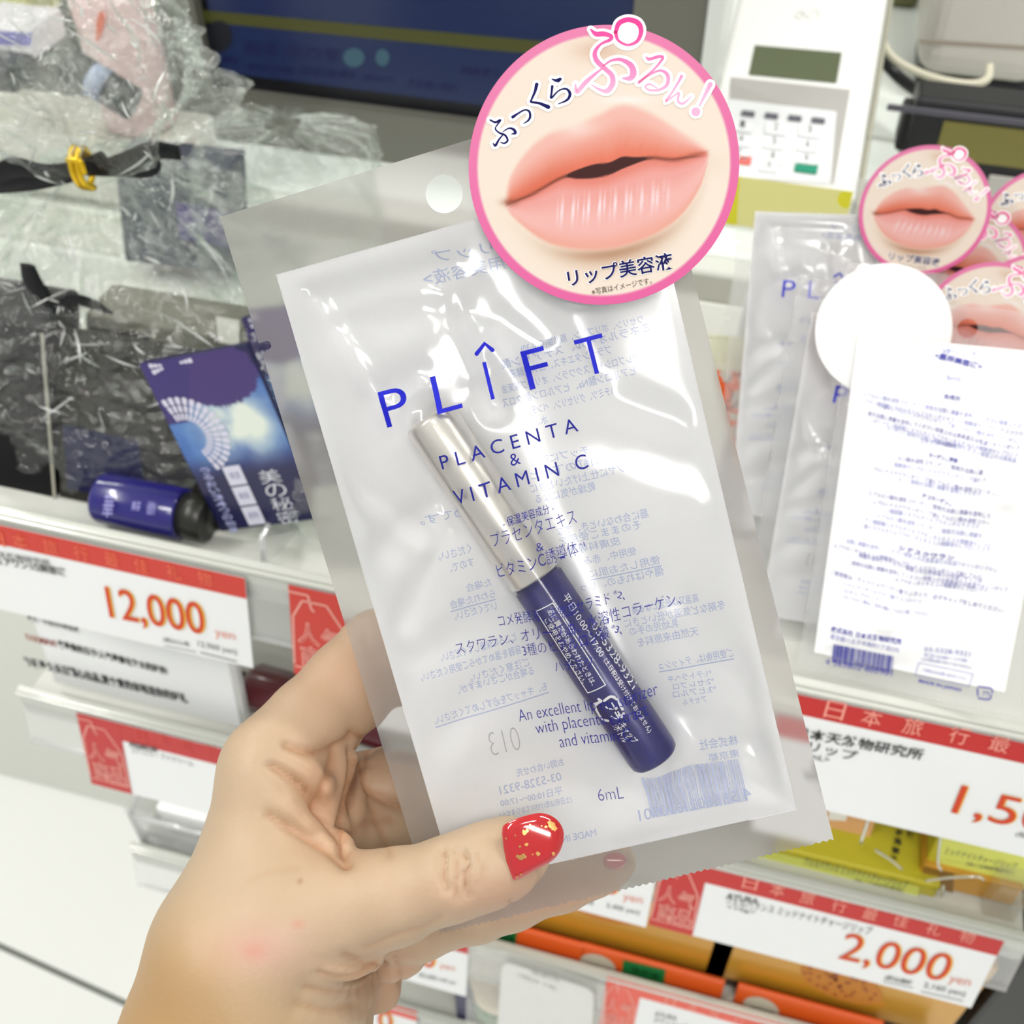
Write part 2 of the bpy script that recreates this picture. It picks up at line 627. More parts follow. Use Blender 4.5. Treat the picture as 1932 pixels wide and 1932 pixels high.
# lettering of the back sheet, seen in reverse through the pouch
mb = MB()
hb2 = lambda P: hb(P) + .0001
KB = dict(hf=hb2, lift=.00008, mirror=True, maxlen=.002)
for t, x0, y0, x1, y1, h in (
        ('VPリップ', 985, 468, 817, 497, 24), ('<唇用美容液>', 1010, 496, 800, 540, 28), ('ワセリン、ポリブテン、脂肪酸(C10-30)', 1215, 612, 985, 668, 19),
        ('ミネラルオイル、ステアリン酸', 1228, 626, 945, 698, 19), ('プラセンタエキス、コメ発酵液', 1155, 668, 962, 716, 18),
        ('セレブロシド、スクワラン、オリーブ果実油', 1208, 682, 945, 746, 18), ('ヒアルロン酸Na、ヒアルロン酸クロス', 1200, 708, 945, 772, 18),
        ('ハチミツ、グリセリン、ペンチレン', 1165, 744, 980, 790, 18), ('水、フェノ', 1034, 800, 965, 818, 17), ('チップに適量', 1112, 858, 1000, 884, 17),
        ('口紅の下地と', 1135, 878, 1000, 910, 18), ('ツヤツヤに仕上げたいときに', 1215, 884, 1000, 936, 18), ('乾燥が気になる', 1125, 928, 1010, 956, 18),
        ('唇に合わないとき、すな', 1225, 978, 1050, 1018, 18), ('そのままご使用を', 1212, 1000, 1055, 1036, 18), ('皮膚科専門', 1172, 1031, 1072, 1054, 17),
        ('使用中、赤み', 1203, 1050, 1102, 1073, 17), ('使用したお肌に', 1248, 1066, 1112, 1098, 17), ('傷やはれもの、しっ', 1255, 1088, 1095, 1126, 18),
        ('高温又は低温となる場', 1320, 1138, 1195, 1166, 17), ('冬期など気温が低いときに', 1370, 1150, 1180, 1193, 18), ('乳幼児の手の', 1282, 1188, 1190, 1208, 17),
        ('天然由来原料を', 1320, 1203, 1205, 1229, 18), ('ご使用後は、ティッシュ', 1385, 1242, 1245, 1272, 17), ('*1:テトラヘキ', 1345, 1280, 1262, 1296, 13),
        ('*2:セレブロ', 1350, 1294, 1272, 1310, 13), ('*3:ヒアルロ', 1354, 1310, 1272, 1326, 13), ('アセチル', 1335, 1330, 1290, 1340, 12),
        ('株式会社', 1395, 1412, 1322, 1427, 20), ('東京都', 1398, 1436, 1340, 1448, 16), ('めです。', 880, 976, 790, 998, 17), ('ください。', 890, 1046, 826, 1062, 17),
        ('すので、', 895, 1072, 848, 1084, 17), ('た場合', 928, 1110, 880, 1122, 16), ('らわれた場合', 935, 1132, 850, 1154, 17), ('いでください。', 938, 1156, 858, 1176, 17),
        ('ところに保管してください。', 975, 1214, 832, 1252, 17), ('容器を温めてからご使用ください。', 985, 1238, 795, 1288, 17),
        ('ご注意ください。', 1000, 1262, 888, 1292, 17), ('る場合がございますが、', 1010, 1278, 865, 1314, 17), ('も、キャップを必ずしめてください。', 1035, 1308, 822, 1370, 17),
        ('お問い合わせ先', 1065, 1452, 975, 1474, 16), ('03-5328-9321', 1060, 1480, 944, 1504, 15), ('平日10:00〜17:00', 1062, 1504, 945, 1526, 13),
        ('(土日祝は受け付けておりません)', 1080, 1520, 944, 1548, 14), ('MADE IN JAPAN', 1127, 1582, 1010, 1606, 16), ('4 563802 600901', 1420, 1508, 1207, 1552, 20)):
    text(mb, PF, t, (x0, y0), (x1, y1), h, **KB)
for x0, y0, x1, y1 in ((1385, 1246, 1245, 1276), (1035, 1313, 822, 1375), (935, 1136, 850, 1158), (1248, 1070, 1112, 1102)):
    stroke(mb, PF, [(x0, y0), (x1, y1)], 2, .00008, n=4, hf=hb2)
rb = random.Random(2)
x = 0.
while x < 1:
    w = rb.choice((.008, .012, .02, .03))
    if x + w < 1:
        p = np.array([1394 - 182 * x, 1440 + 34 * x]); q = np.array([1394 - 182 * (x + w), 1440 + 34 * (x + w)])
        dn = np.array([18, 72])
        Q = np.array([PF.px(*k) for k in (p, q, q + dn, p + dn)])
        mb.add(PF.w(Q, hb2(Q) + .00008), [(0, 1, 2, 3)])
    x += w + rb.choice((.008, .012, .018))
mb.build('back_lettering', PALE, pouch)
mb = MB()
text(mb, PF, '013', (984, 1420), (928, 1432), 46, hf=hb2, lift=.0001, mirror=True, weight=-.025)
mb.build('lot_number', GREYI, pouch)

# ---- round label
ZK = 580 / 1932.
ZT = lambda P: np.asarray(P, float) * ZK + np.array([850, 20])
LH = .0034  # the card label stands a little proud of the film
DC = PF.px(*ZT((958, 986)), LH)
DRX = (PF.px(*ZT((1815, 986)), LH) - DC); DRY = (PF.px(*ZT((958, 90)), LH) - DC)
DR = (np.linalg.norm(DRX) + np.linalg.norm(DRY)) / 2
LABM = M('printed label', attr=True, rough=.45, spec=.12)
nr, na = 92, 220
rr = np.linspace(0, 1, nr) * DR; aa = np.linspace(0, 2 * math.pi, na)
P = DC + np.stack([rr[:, None] * np.cos(aa), rr[:, None] * np.sin(aa)], -1).reshape(-1, 2)
Wp = PF.w(P, LH)
X, Y, _ = proj(Wp)
X = (X - 850) / ZK; Y = (Y - 20) / ZK


def lips(X, Y):
    def it(pts):
        q = catmull(pts, 10); o = np.argsort(q[:, 0])
        return np.interp(X, q[o, 0], q[o, 1])
    up = it([(325, 1215), (372, 1050), (480, 885), (620, 772), (780, 725), (930, 655), (1080, 592), (1250, 640), (1450, 765), (1580, 850), (1640, 895)])
    mt = it([(325, 1225), (345, 1215), (500, 1158), (690, 1052), (780, 1008), (900, 968), (1000, 955), (1080, 920), (1160, 922), (1260, 920), (1400, 934), (1520, 912), (1640, 890)])
    ml = it([(325, 1226), (345, 1218), (500, 1162), (690, 1056), (800, 1056), (900, 1052), (1000, 1030), (1100, 985), (1260, 932), (1400, 939), (1520, 916), (1640, 894)])
    lo = it([(325, 1228), (430, 1335), (560, 1435), (700, 1490), (900, 1508), (1100, 1480), (1300, 1400), (1450, 1290), (1560, 1130), (1610, 990), (1640, 900)])
    c = np.empty((len(X), 3)); c[:] = (250, 233, 214)
    mix = lambda c, d, k: c + (np.array(d) - c) * np.clip(k, 0, 1)[:, None]
    G = lambda x, y, sx, sy: np.exp(-((X - x) / sx) ** 2 - ((Y - y) / sy) ** 2)
    c = mix(c, (226, 190, 165), .8 * G(930, 250, 160, 70))
    c = mix(c, (170, 118, 82), .95 * np.exp(-((Y - (lo + 38)) / 42) ** 2) * np.exp(-((X - 1030) / 330) ** 2))
    c = mix(c, (222, 190, 165), .6 * np.exp(-((Y - (lo + 75)) / 70) ** 2) * np.exp(-((X - 1050) / 450) ** 2))
    c = mix(c, (255, 250, 244), .7 * G(1110, 560, 150, 25))
    sk = c.copy()
    ix = smooth01((X - 325) / 60) * smooth01((1640 - X) / 40)
    # upper lip
    t = np.clip((mt - Y) / np.maximum(mt - up, 1), 0, 1.3)
    U = np.empty_like(c); U[:] = (236, 126, 98)
    U = mix(U, (240, 158, 138), smooth01(t / .45)); U = mix(U, (247, 190, 176), smooth01((t - .35) / .5))
    U = mix(U, (214, 96, 66), .5 * np.exp(-((X - 560) / 200) ** 2) * smooth01(1 - t * 1.8))
    st = np.sin(X * .09 + np.sin(Y * .03) * 1.5) * np.sin(X * .037 + 1)
    U = mix(U, (226, 120, 92), .25 * np.clip(st, 0, 1) * smooth01(1 - t * 1.6))
    U = mix(U, (250, 226, 214), .75 * np.exp(-((X - 790) / 120) ** 2 - ((Y - 735) / 55) ** 2))
    au = smooth01((Y - up + 28) / 62) * (Y <= mt + 2) * ix
    c = mix(c, U, au) if True else c
    # lower lip
    t = np.clip((Y - ml) / np.maximum(lo - ml, 1), 0, 1.2)
    D = np.empty_like(c); D[:] = (234, 134, 116)
    D = mix(D, (243, 168, 158), smooth01(t / .22)); D = mix(D, (247, 187, 178), smooth01((t - .2) / .4)); D = mix(D, (242, 172, 152), smooth01((t - .7) / .3))
    band = np.exp(-((Y - (1240 - .16 * (X - 900))) / 75) ** 2) * smooth01((X - 640) / 60) * smooth01((1400 - X) / 60)
    st = np.sin(X * .075 + .6 * np.sin(Y * .02)) * .5 + np.sin(X * .19 + Y * .01) * .5
    D = mix(D, (252, 226, 226), band * smooth01(st * 1.4 + .15))
    al = smooth01((lo - Y + 14) / 36) * (Y > ml - 2) * ix
    c = mix(c, D, al)
    # mouth
    op = ml - mt
    c = mix(c, (66, 26, 24), smooth01((np.minimum(Y - mt, ml - Y) + 7) / 12) * smooth01((op - 4) / 18))
    c = mix(c, (120, 58, 44), .85 * np.exp(-((Y - (mt + ml) / 2) / 11) ** 2) * smooth01((X - 335) / 40) * smooth01((1650 - X) / 120) * (op < 18))
    c = mix(c, (150, 82, 56), .7 * G(370, 1205, 50, 22))
    return c


rgb = lips(X, Y)
rad = np.repeat(rr, na) / DR
ring = smooth01((rad - .928) / .012)
pk = np.array([238, 105, 165]) + np.clip((np.sin(np.tile(aa, nr)) * .5 + .5), 0, 1)[:, None] * np.array([4, 30, 14])
rgb = rgb * (1 - ring[:, None]) + pk * ring[:, None]
lc = np.array([lin(*np.clip(k, 0, 255)) for k in rgb]) * np.array([.72, .73, .76])
mb = MB()
mb.grid(Wp.reshape(nr, na, 3), col=lc)
# the tab of the handakuten that stands out over the rim, and the card's edge
tabc = lambda rx, ry, k=40: [(1112 + rx * math.cos(a), 148 + ry * math.sin(a)) for a in np.linspace(0, 2 * math.pi, k + 1)[:-1]]
Q = np.array([PF.px(*ZT(p), LH) for p in tabc(104, 104)])
mb.add(PF.w(Q, LH + .00006), [tuple(range(len(Q)))[::-1]], lin(253, 252, 252))
rim = DC + DR * np.stack([np.cos(aa), np.sin(aa)], 1)
mb.grid(np.stack([PF.w(rim, LH), PF.w(rim, LH - .0004)]), col=lin(238, 105, 165))
lab = mb.build('round_label', LABM, pouch)
lab['label'] = 'round pink-rimmed card with a picture of lips'
mb = MB()
mb.add(PF.w(np.vstack([[DC], rim]), LH - .0004), [(0, i, i + 1) for i in range(1, na)])
mb.build('label_back', M('white card', (250, 250, 249), .5), lab)

NV = [([(258, 708), (290, 722), (322, 708), (302, 738), (290, 762), (312, 786), (350, 802), (366, 834), (346, 852), (322, 846)], [7, 10, 8, 5, 7, 9, 9, 8, 4]),
      ([(338, 798), (312, 830), (290, 866), (276, 852)], [5, 8, 12, 4]), ([(338, 780), (372, 760), (402, 766), (414, 788), (388, 796)], [4, 7, 12, 13, 3]),
      ([(398, 690), (430, 668), (472, 646), (500, 656), (505, 690), (490, 714), (464, 730)], [14, 8, 7, 10, 11, 8, 3]),
      ([(546, 488), (536, 530), (514, 582), (512, 597), (560, 604), (618, 628)], [16, 12, 8, 9, 11, 18]),
      ([(640, 455), (668, 464), (694, 454), (678, 476)], [4, 14, 12, 4]),
      ([(642, 500), (638, 540), (636, 572), (682, 527), (728, 516), (752, 546), (734, 584), (678, 610)], [12, 9, 9, 6, 9, 14, 11, 3])]
PK = [([(880, 148), (912, 176), (962, 176), (1006, 190), (1000, 212), (942, 240), (906, 290), (918, 342), (970, 392), (1010, 432), (1016, 482), (986, 526), (940, 522), (884, 490)],
       [8, 26, 26, 20, 18, 12, 22, 26, 24, 26, 28, 26, 14, 4]),
      ([(948, 392), (900, 430), (850, 474), (794, 534), (786, 486)], [8, 16, 22, 22, 6]),
      ([(958, 372), (1010, 340), (1070, 336), (1128, 370), (1144, 420), (1122, 450), (1076, 450)], [8, 12, 18, 30, 34, 28, 6]),
      ([(1222, 318), (1242, 332), (1302, 316), (1326, 326), (1280, 386), (1230, 432), (1178, 476)], [6, 16, 16, 14, 10, 12, 16]),
      ([(1180, 474), (1240, 432), (1310, 402), (1356, 432), (1352, 490), (1302, 522), (1242, 522), (1218, 502), (1246, 486), (1290, 512)], [8, 8, 12, 20, 18, 12, 10, 9, 8, 5]),
      ([(1442, 438), (1424, 472), (1380, 542), (1344, 592), (1398, 556), (1426, 542), (1420, 590), (1452, 606), (1502, 564)], [16, 12, 10, 12, 6, 12, 12, 14, 4]),
      ([(1620, 488), (1586, 556), (1552, 622)], [24, 16, 7]), ([(1530, 657), (1531, 658)], [46, 46]),
      ([(1034, 165), (1050, 215), (1108, 244), (1168, 220), (1192, 160), (1172, 108), (1112, 88), (1056, 110), (1034, 165)], [20, 14, 12, 18, 24, 28, 26, 26, 20])]
mb = MB()
for p, w in NV + PK:
    stroke(mb, PF, p, w, LH + .00009, extra=20, tf=ZT, n=5)
mb.build('white_outline', WHITE, lab)
mb = MB(); text(mb, PF, 'リップ美容液', ZT((740, 1746)), ZT((1412, 1626)), 118 * ZK, weight=.036, h0=LH, lift=.00006); mb.build('name_outline', WHITE, lab)
mb = MB()
for p, w in NV:
    stroke(mb, PF, p, np.array(w) * 1.4, LH + .00014, tf=ZT)
mb.build('navy_lettering', NAVY, lab)
mb = MB(); text(mb, PF, 'リップ美容液', ZT((746, 1738)), ZT((1406, 1622)), 108 * ZK, weight=.014, h0=LH, lift=.00014, res=5); mb.build('name_lettering', NAVY, lab)
mb = MB()
pc = lambda V: np.array([lin(*(np.array([232, 58, 140]) + np.clip((y - 100 - 20) / 420, 0, 1) * np.array([16, 110, 60]))) for y in ((V[:, 1] - 20) / ZK)])
for p, w in PK:
    stroke(mb, PF, p, np.array(w) * 1.2, LH + .00014, tf=ZT, col=pc)
mb.build('pink_lettering', LABM, lab)
mb = MB()
text(mb, PF, '※写真はイメージです。', ZT((892, 1790)), ZT((1266, 1716)), 42 * ZK, h0=LH, lift=.0001)
mb.build('note_lettering', M('brown ink', (70, 45, 35), .6), lab)

# ---- tube inside the pouch
ax3 = unit(PF.w(bd, 0)[0] - PO)
A3 = PF.w(BA, 0)[0]
tube = root('lip_serum_tube', 'slim navy tube with a silver cap lying inside the translucent pouch', 'cosmetic tube', loc=A3)
capL = .0415
mb = MB()
lathe(mb, A3, ax3, [(0, .0046), (.0003, .0053), (.001, .0057), (capL - .0006, .0059), (capL, .0057)], 48)
mb.build('cap', M('satin silver', (226, 222, 216), .34, .85), tube, True)
mb = MB()
lathe(mb, A3 + ax3 * capL, ax3, [(0, .0050), (.0012, .0050), (.0013, .0056), (BLN - capL - .002, .0056), (BLN - capL - .0006, .0054), (BLN - capL, .0047)], 48)
mb.build('bottle', M('navy satin plastic', (20, 14, 92), .34, .15, coat=.08), tube, True)


def hc(P):
    d = np.abs((np.atleast_2d(P) - BA) @ bn)
    return np.sqrt(np.maximum(.0056 ** 2 - d * d, 0))


mb = MB()
KC = dict(hf=hc, h0=.005, lift=.00006, maxlen=.001)
for t, x0, y0, x1, y1, h, wt in (('平日10:00〜17:00', 1065, 1124, 1136, 1238, 13, .0), ('(土日祝は受け付けておりません)', 1141, 1245, 1226, 1381, 11, .008),
                                 ('03-5328-9321', 1120, 1183, 1198, 1303, 11, .0), ('唇に異常があらわれたときは、', 1037, 1148, 1122, 1290, 12, .0),
                                 ('ご使用をおやめください。', 1032, 1166, 1104, 1288, 12, .0)):
    n_ = np.array([y1 - y0, x0 - x1]) / math.hypot(x1 - x0, y1 - y0) * h / 2
    text(mb, PF, t, (x0 - n_[0], y0 - n_[1]), (x1 - n_[0], y1 - n_[1]), h, weight=wt, **KC)
for a, b in (((1012, 1153), (1043, 1136)), ((1043, 1136), (1142, 1290)), ((1142, 1290), (1110, 1308)), ((1110, 1308), (1012, 1153))):
    stroke(mb, PF, np.linspace(a, b, 12), 1.8, .00006, n=1, h0=.005, hf=hc)
text(mb, PF, ':キャップ', (1166, 1364), (1193, 1402), 14, weight=.008, **KC)
text(mb, PF, ':ボトル', (1156, 1370), (1176, 1402), 14, weight=.008, **KC)
text(mb, PF, 'プラ', (1140, 1330), (1158, 1360), 20, weight=.025, **KC)
for P in ([(1140, 1320), (1152, 1312), (1164, 1318), (1174, 1336)], [(1127, 1328), (1124, 1336), (1136, 1358), (1148, 1360)], [(1176, 1344), (1172, 1350), (1168, 1346)],
          [(1130, 1318), (1134, 1322), (1122, 1330)]):
    stroke(mb, PF, P, 5, .00006, h0=.005, hf=hc)
mb.build('label_print', WHITE, tube)

# ---------------------------------------------------------------- the hand: one skin surface from rounded limbs
def surface_nets(g, org, h):
    n = np.array(g.shape)
    s = g < 0
    cn = n - 1
    acc = np.zeros((*cn, 3), np.float32); cnt = np.zeros(cn, np.float32)
    sl = lambda o, ax=None: tuple(slice(o[k], o[k] + cn[k]) for k in range(3))
    base = np.stack(np.meshgrid(*[np.arange(k) for k in cn], indexing='ij'), -1).astype(np.float32)
    for ax in range(3):
        for i in (0, 1):
            for j in (0, 1):
                o = [0, 0, 0]; ot = [k for k in range(3) if k != ax]
                o[ot[0]], o[ot[1]] = i, j
                p = list(o); p[ax] = 1
                a = g[sl(o)]; b = g[sl(p)]
                m = (a < 0) != (b < 0)
                t = np.where(m, a / np.where(m, a - b, 1), 0)
                e = np.zeros((*cn, 3), np.float32)
                e[..., ot[0]] = i; e[..., ot[1]] = j; e[..., ax] = t
                acc += np.where(m[..., None], e, 0); cnt += m
    act = cnt > 0
    idx = -np.ones(cn, np.int64); idx[act] = np.arange(act.sum())
    V = (base[act] + acc[act] / cnt[act][:, None]) * h + org
    Q = []
    for ax in range(3):
        u, v = [(1, 2), (2, 0), (0, 1)][ax]
        lo = [slice(1, cn[k]) for k in range(3)]; lo[ax] = slice(0, cn[ax])
        hi = list(lo); hi[ax] = slice(1, cn[ax] + 1)
        a = s[tuple(lo)]; b = s[tuple(hi)]
        P = np.argwhere(a != b)
        P[:, u] += 1; P[:, v] += 1
        fl = a[a != b]
        g4 = []
        for du, dv in ((1, 1), (0, 1), (0, 0), (1, 0)):
            q = P.copy(); q[:, u] -= du; q[:, v] -= dv
            g4.append(idx[q[:, 0], q[:, 1], q[:, 2]])
        q = np.stack(g4, 1)
        q[~fl] = q[~fl][:, ::-1]
        Q.append(q)
    Q = np.vstack(Q)
    return V, Q[(Q >= 0).all(1)]


RC = np.stack([RT, -UP, FW])           # rows: right, down, forward
pc3 = lambda x, y, d: np.array([(x - 966) / F * d, (y - 966) / F * d, d])
# chains of (pixel x, y, depth in m, radius in mm); flat groups get blended with a small radius so fingers stay apart
CH = {
    'thumb': (5, [[(480, 1985, .2480, 21), (470, 1810, .2490, 19), (550, 1745, .2480, 15.5), (650, 1715, .2450, 11.8), (745, 1692, .2405, 9.4), (850, 1658, .2370, 8.1), (925, 1631, .2362, 8.0), (972, 1611, .2370, 6.6), (990, 1606, .2384, 4.4)]]),
    'palm': (7, [[(370, 2150, .2510, 26), (428, 1960, .2540, 23), (462, 1790, .2570, 20), (502, 1640, .2600, 15.5), (520, 1530, .2620, 13.0), (522, 1452, .2630, 12.6)],
                 [(470, 1960, .2600, 20), (530, 1830, .2630, 18), (600, 1690, .2690, 16), (640, 1570, .2762, 14)], [(640, 1630, .2795, 13), (710, 1580, .2840, 12.5), (790, 1590, .2855, 11.5)],
                 [(500, 2150, .2530, 25), (535, 1990, .2570, 19), (560, 1910, .2600, 15.5), (612, 1835, .2640, 12)]]),
    'index': (3.5, [[(522, 1452, .2630, 12.6), (590, 1372, .2680, 11.6), (660, 1293, .2735, 10.9), (725, 1222, .2790, 10.6)],
                    [(725, 1222, .2790, 10.4), (850, 1280, .2790, 9), (960, 1330, .2770, 7.5)]]),
    'middle': (4, [[(640, 1570, .2810, 12), (690, 1500, .2830, 10.4), (760, 1480, .2850, 9.8), (860, 1490, .2850, 9.0), (960, 1540, .2800, 8.0)]]),
    'ring': (3, [[(700, 1700, .2830, 9), (790, 1752, .2760, 7.6), (900, 1718, .2690, 7.2), (965, 1698, .2670, 6.9), (1060, 1660, .2655, 7.0), (1120, 1636, .2650, 6.5), (1160, 1618, .2650, 5.0)]]),
    'little': (3, [[(660, 1775, .2800, 8), (740, 1768, .2745, 6.4), (788, 1766, .2725, 5.3)]]),
    'fold': (3, [[(640, 1800, .2810, 9), (700, 1798, .2800, 7), (748, 1799, .2790, 6.2), (768, 1794, .2790, 5.4)]]),
    'low': (3, [[(620, 2010, .2800, 9), (668, 1935, .2830, 7.0), (706, 1868, .2850, 6.2), (718, 1848, .2850, 5.6)]]),
}
HH = .0009
lo3 = np.array([-.112, .012, .218]); hi3 = np.array([.036, .128, .300])
nx = np.ceil((hi3 - lo3) / HH).astype(int) + 1
GX, GY, GZ = np.meshgrid(*[(lo3[k] + HH * np.arange(nx[k])).astype(np.float32) for k in range(3)], indexing='ij')


def cone(a, b, ra, rb):
    e = b - a; ee = e @ e
    t = np.clip(((GX - a[0]) * e[0] + (GY - a[1]) * e[1] + (GZ - a[2]) * e[2]) / ee, 0, 1)
    d = np.sqrt((GX - a[0] - t * e[0]) ** 2 + (GY - a[1] - t * e[1]) ** 2 + (GZ - a[2] - t * e[2]) ** 2)
    return d - (ra + (rb - ra) * (t * t * (3 - 2 * t) * .4 + t * .6))


def smin(a, b, k):
    h = np.maximum(k - np.abs(a - b), 0) / k
    return np.minimum(a, b) - h * h * k * .25


def field():
    tot = None
    order = ['palm', 'thumb', 'index', 'middle', 'low', 'fold', 'little', 'ring']
    KS = dict(thumb=.008, index=.005, middle=.0035, low=.0022, fold=.0014, little=.0012, ring=.0012)
    for nm in order:
        k, chains = CH[nm]
        gsd = None
        for chn in chains:
            P = np.array([(*pc3(x, y, d), r / 1000) for x, y, d, r in chn])
            for p, q in zip(P[:-1], P[1:]):
                c1 = cone(p[:3], q[:3], p[3], q[3])
                gsd = c1 if gsd is None else smin(gsd, c1, k / 1000)
        tot = gsd if tot is None else smin(tot, gsd, KS[nm])
    return tot


SDF = field()


def sdf_at(p):
    q = (p - lo3) / HH
    i = np.clip(np.floor(q).astype(int), 0, nx - 2); t = q - i
    r = 0
    for a in (0, 1):
        for b in (0, 1):
            for c in (0, 1):
                w = (t[:, 0] if a else 1 - t[:, 0]) * (t[:, 1] if b else 1 - t[:, 1]) * (t[:, 2] if c else 1 - t[:, 2])
                r = r + w * SDF[i[:, 0] + a, i[:, 1] + b, i[:, 2] + c]
    return r


def hit(x, y, d0=.221, d1=.295, lift=0.):
    ds = np.linspace(d0, d1, 200)
    P = np.array([pc3(x, y, d) for d in ds])
    s = sdf_at(P) - lift
    k = np.argmax(s < 0)
    if s[k] >= 0 or k == 0:
        return None
    return ds[k - 1] + (ds[k] - ds[k - 1]) * s[k - 1] / (s[k - 1] - s[k])


# fleshy folds of the palm and wrist, half sunk in the surface: (points, radius mm, stand-out mm)
FOLDS = [([(648, 1432), (632, 1475), (620, 1520), (632, 1560), (640, 1585)], 3.6, .5), ([(684, 1450), (674, 1500), (664, 1545), (654, 1590)], 3.8, .5),
         ([(545, 1436), (585, 1470), (600, 1486)], 4.5, .9), ([(528, 1516), (575, 1548), (638, 1602)], 4, .7),
         ([(590, 1846), (640, 1858), (682, 1846)], 3.2, .8), ([(575, 1882), (635, 1892), (680, 1878)], 3.2, .8), ([(560, 1915), (620, 1925), (668, 1912)], 3.2, .7),
         ([(600, 1815), (650, 1826), (700, 1812)], 3.2, .7)]
ext = []
for P_, r_, s_ in FOLDS:
    Q_ = catmull(P_, 3)
    q = [(x, y, hit(x, y)) for x, y in Q_]
    q = [(x, y, d) for x, y, d in q if d]
    n_ = len(q)
    pts = [(pc3(x, y, d + (r_ - s_ * math.sin(math.pi * (i + .6) / (n_ + .2))) / 1000), r_ / 1000) for i, (x, y, d) in enumerate(q)]
    ext += list(zip(pts[:-1], pts[1:]))
for (a_, ra_), (b_, rb_) in ext:
    SDF = smin(SDF, cone(a_, b_, ra_, rb_), .0011)
hv, hq = surface_nets(SDF, lo3, HH)
# smooth the voxel surface
nv = len(hv)
ed = np.vstack([hq[:, [0, 1]], hq[:, [1, 2]], hq[:, [2, 3]], hq[:, [3, 0]]])
deg = np.bincount(ed[:, 0], minlength=nv) + np.bincount(ed[:, 1], minlength=nv)
for it in range(8):
    s = np.zeros_like(hv)
    for k in range(3):
        s[:, k] = np.bincount(ed[:, 0], hv[ed[:, 1], k], nv) + np.bincount(ed[:, 1], hv[ed[:, 0], k], nv)
    hv = hv + (.5 if it % 2 == 0 else -.47) * (s / deg[:, None] - hv)


def vnorm(V, Q):
    fn = np.cross(V[Q[:, 2]] - V[Q[:, 0]], V[Q[:, 3]] - V[Q[:, 1]])
    N = np.zeros_like(V)
    for k in range(4):
        for a in range(3):
            N[:, a] += np.bincount(Q[:, k], fn[:, a], len(V))
    return N / np.maximum(np.linalg.norm(N, axis=1), 1e-12)[:, None]


vn = vnorm(hv, hq)
if (vn * (hv - hv.mean(0))).sum() < 0:
    hq = hq[:, ::-1]; vn = -vn
hx = 966 + F * hv[:, 0] / hv[:, 2]; hy = 966 + F * hv[:, 1] / hv[:, 2]
front = smooth01((-vn[:, 2] + .35) / .4)


def pld(P, n=6):
    P = catmull(P, n)
    d = np.full(len(hx), 1e9)
    pt = np.stack([hx, hy], 1)
    for a, b in zip(P[:-1], P[1:]):
        d = np.minimum(d, segd(pt, a, b))
    return d


# creases: (points, width px, depth mm)
CR = [([(540, 1404), (560, 1411), (597, 1420), (634, 1411), (668, 1395)], 7, 1.5), ([(511, 1443), (545, 1466), (575, 1491), (608, 1534), (645, 1593), (653, 1625)], 8, 1.7),
      ([(505, 1538), (535, 1556), (565, 1572), (610, 1602), (645, 1624)], 7, 1.2), ([(636, 1421), (622, 1460), (608, 1491), (602, 1524)], 8, 1.5),
      ([(667, 1418), (666, 1460), (660, 1491), (650, 1535), (645, 1575)], 7, 1.5), ([(676, 1437), (688, 1468), (704, 1491), (730, 1510), (762, 1525)], 7, 1.8), ([(640, 1600), (665, 1570), (700, 1550), (740, 1545)], 9, .8),
      ([(668, 1385), (690, 1400), (690, 1440)], 7, 1.2), ([(700, 1510), (720, 1560), (735, 1610)], 8, .7),
      ([(835, 1602), (840, 1625), (836, 1650), (842, 1680)], 3.5, 1.05), ([(872, 1606), (882, 1630), (874, 1655), (882, 1690)], 3.5, 1.15), ([(856, 1600), (862, 1640), (858, 1670), (864, 1700)], 3, .8),
      ([(900, 1610), (908, 1640), (902, 1668)], 3.5, .4), ([(822, 1618), (826, 1650), (822, 1680)], 3.5, .2),
      ([(600, 1838), (640, 1848), (680, 1842), (716, 1822)], 8, .9), ([(575, 1866), (630, 1876), (680, 1868), (705, 1850)], 8, .8), ([(560, 1895), (620, 1908), (670, 1896)], 8, .7),
      ([(650, 1805), (690, 1822), (722, 1826)], 6, .9), ([(610, 1820), (650, 1826), (690, 1832)], 6, .4),
      ([(745, 1808), (752, 1832), (757, 1856)], 4, .9), ([(962, 1700), (968, 1716), (962, 1735)], 4, .4), ([(1052, 1660), (1062, 1680), (1058, 1700)], 4, .35),
      ([(690, 1180), (700, 1215), (720, 1240)], 5, .4), ([(470, 1660), (520, 1640), (560, 1635)], 8, .25), ([(690, 1790), (740, 1768), (800, 1750), (832, 1730)], 6, .5)]
off = np.zeros(nv)
for P, w, a in CR:
    d = pld(P)
    off -= a / 1000 * (.6 * np.exp(-(d / w) ** 2) + .5 * np.exp(-(d / (w * 2.6)) ** 2)) * front
for P, w, a in (([(600, 1520), (625, 1470), (650, 1430)], 16, .5), ([(660, 1560), (668, 1500), (684, 1450)], 16, .5), ([(590, 1560), (620, 1600)], 22, .6), ([(540, 1520), (580, 1560), (610, 1590)], 16, .5)):
    off += a / 1000 * np.exp(-(pld(P) / w) ** 2) * front
hv = hv + vn * off[:, None]
vn = vnorm(hv, hq)
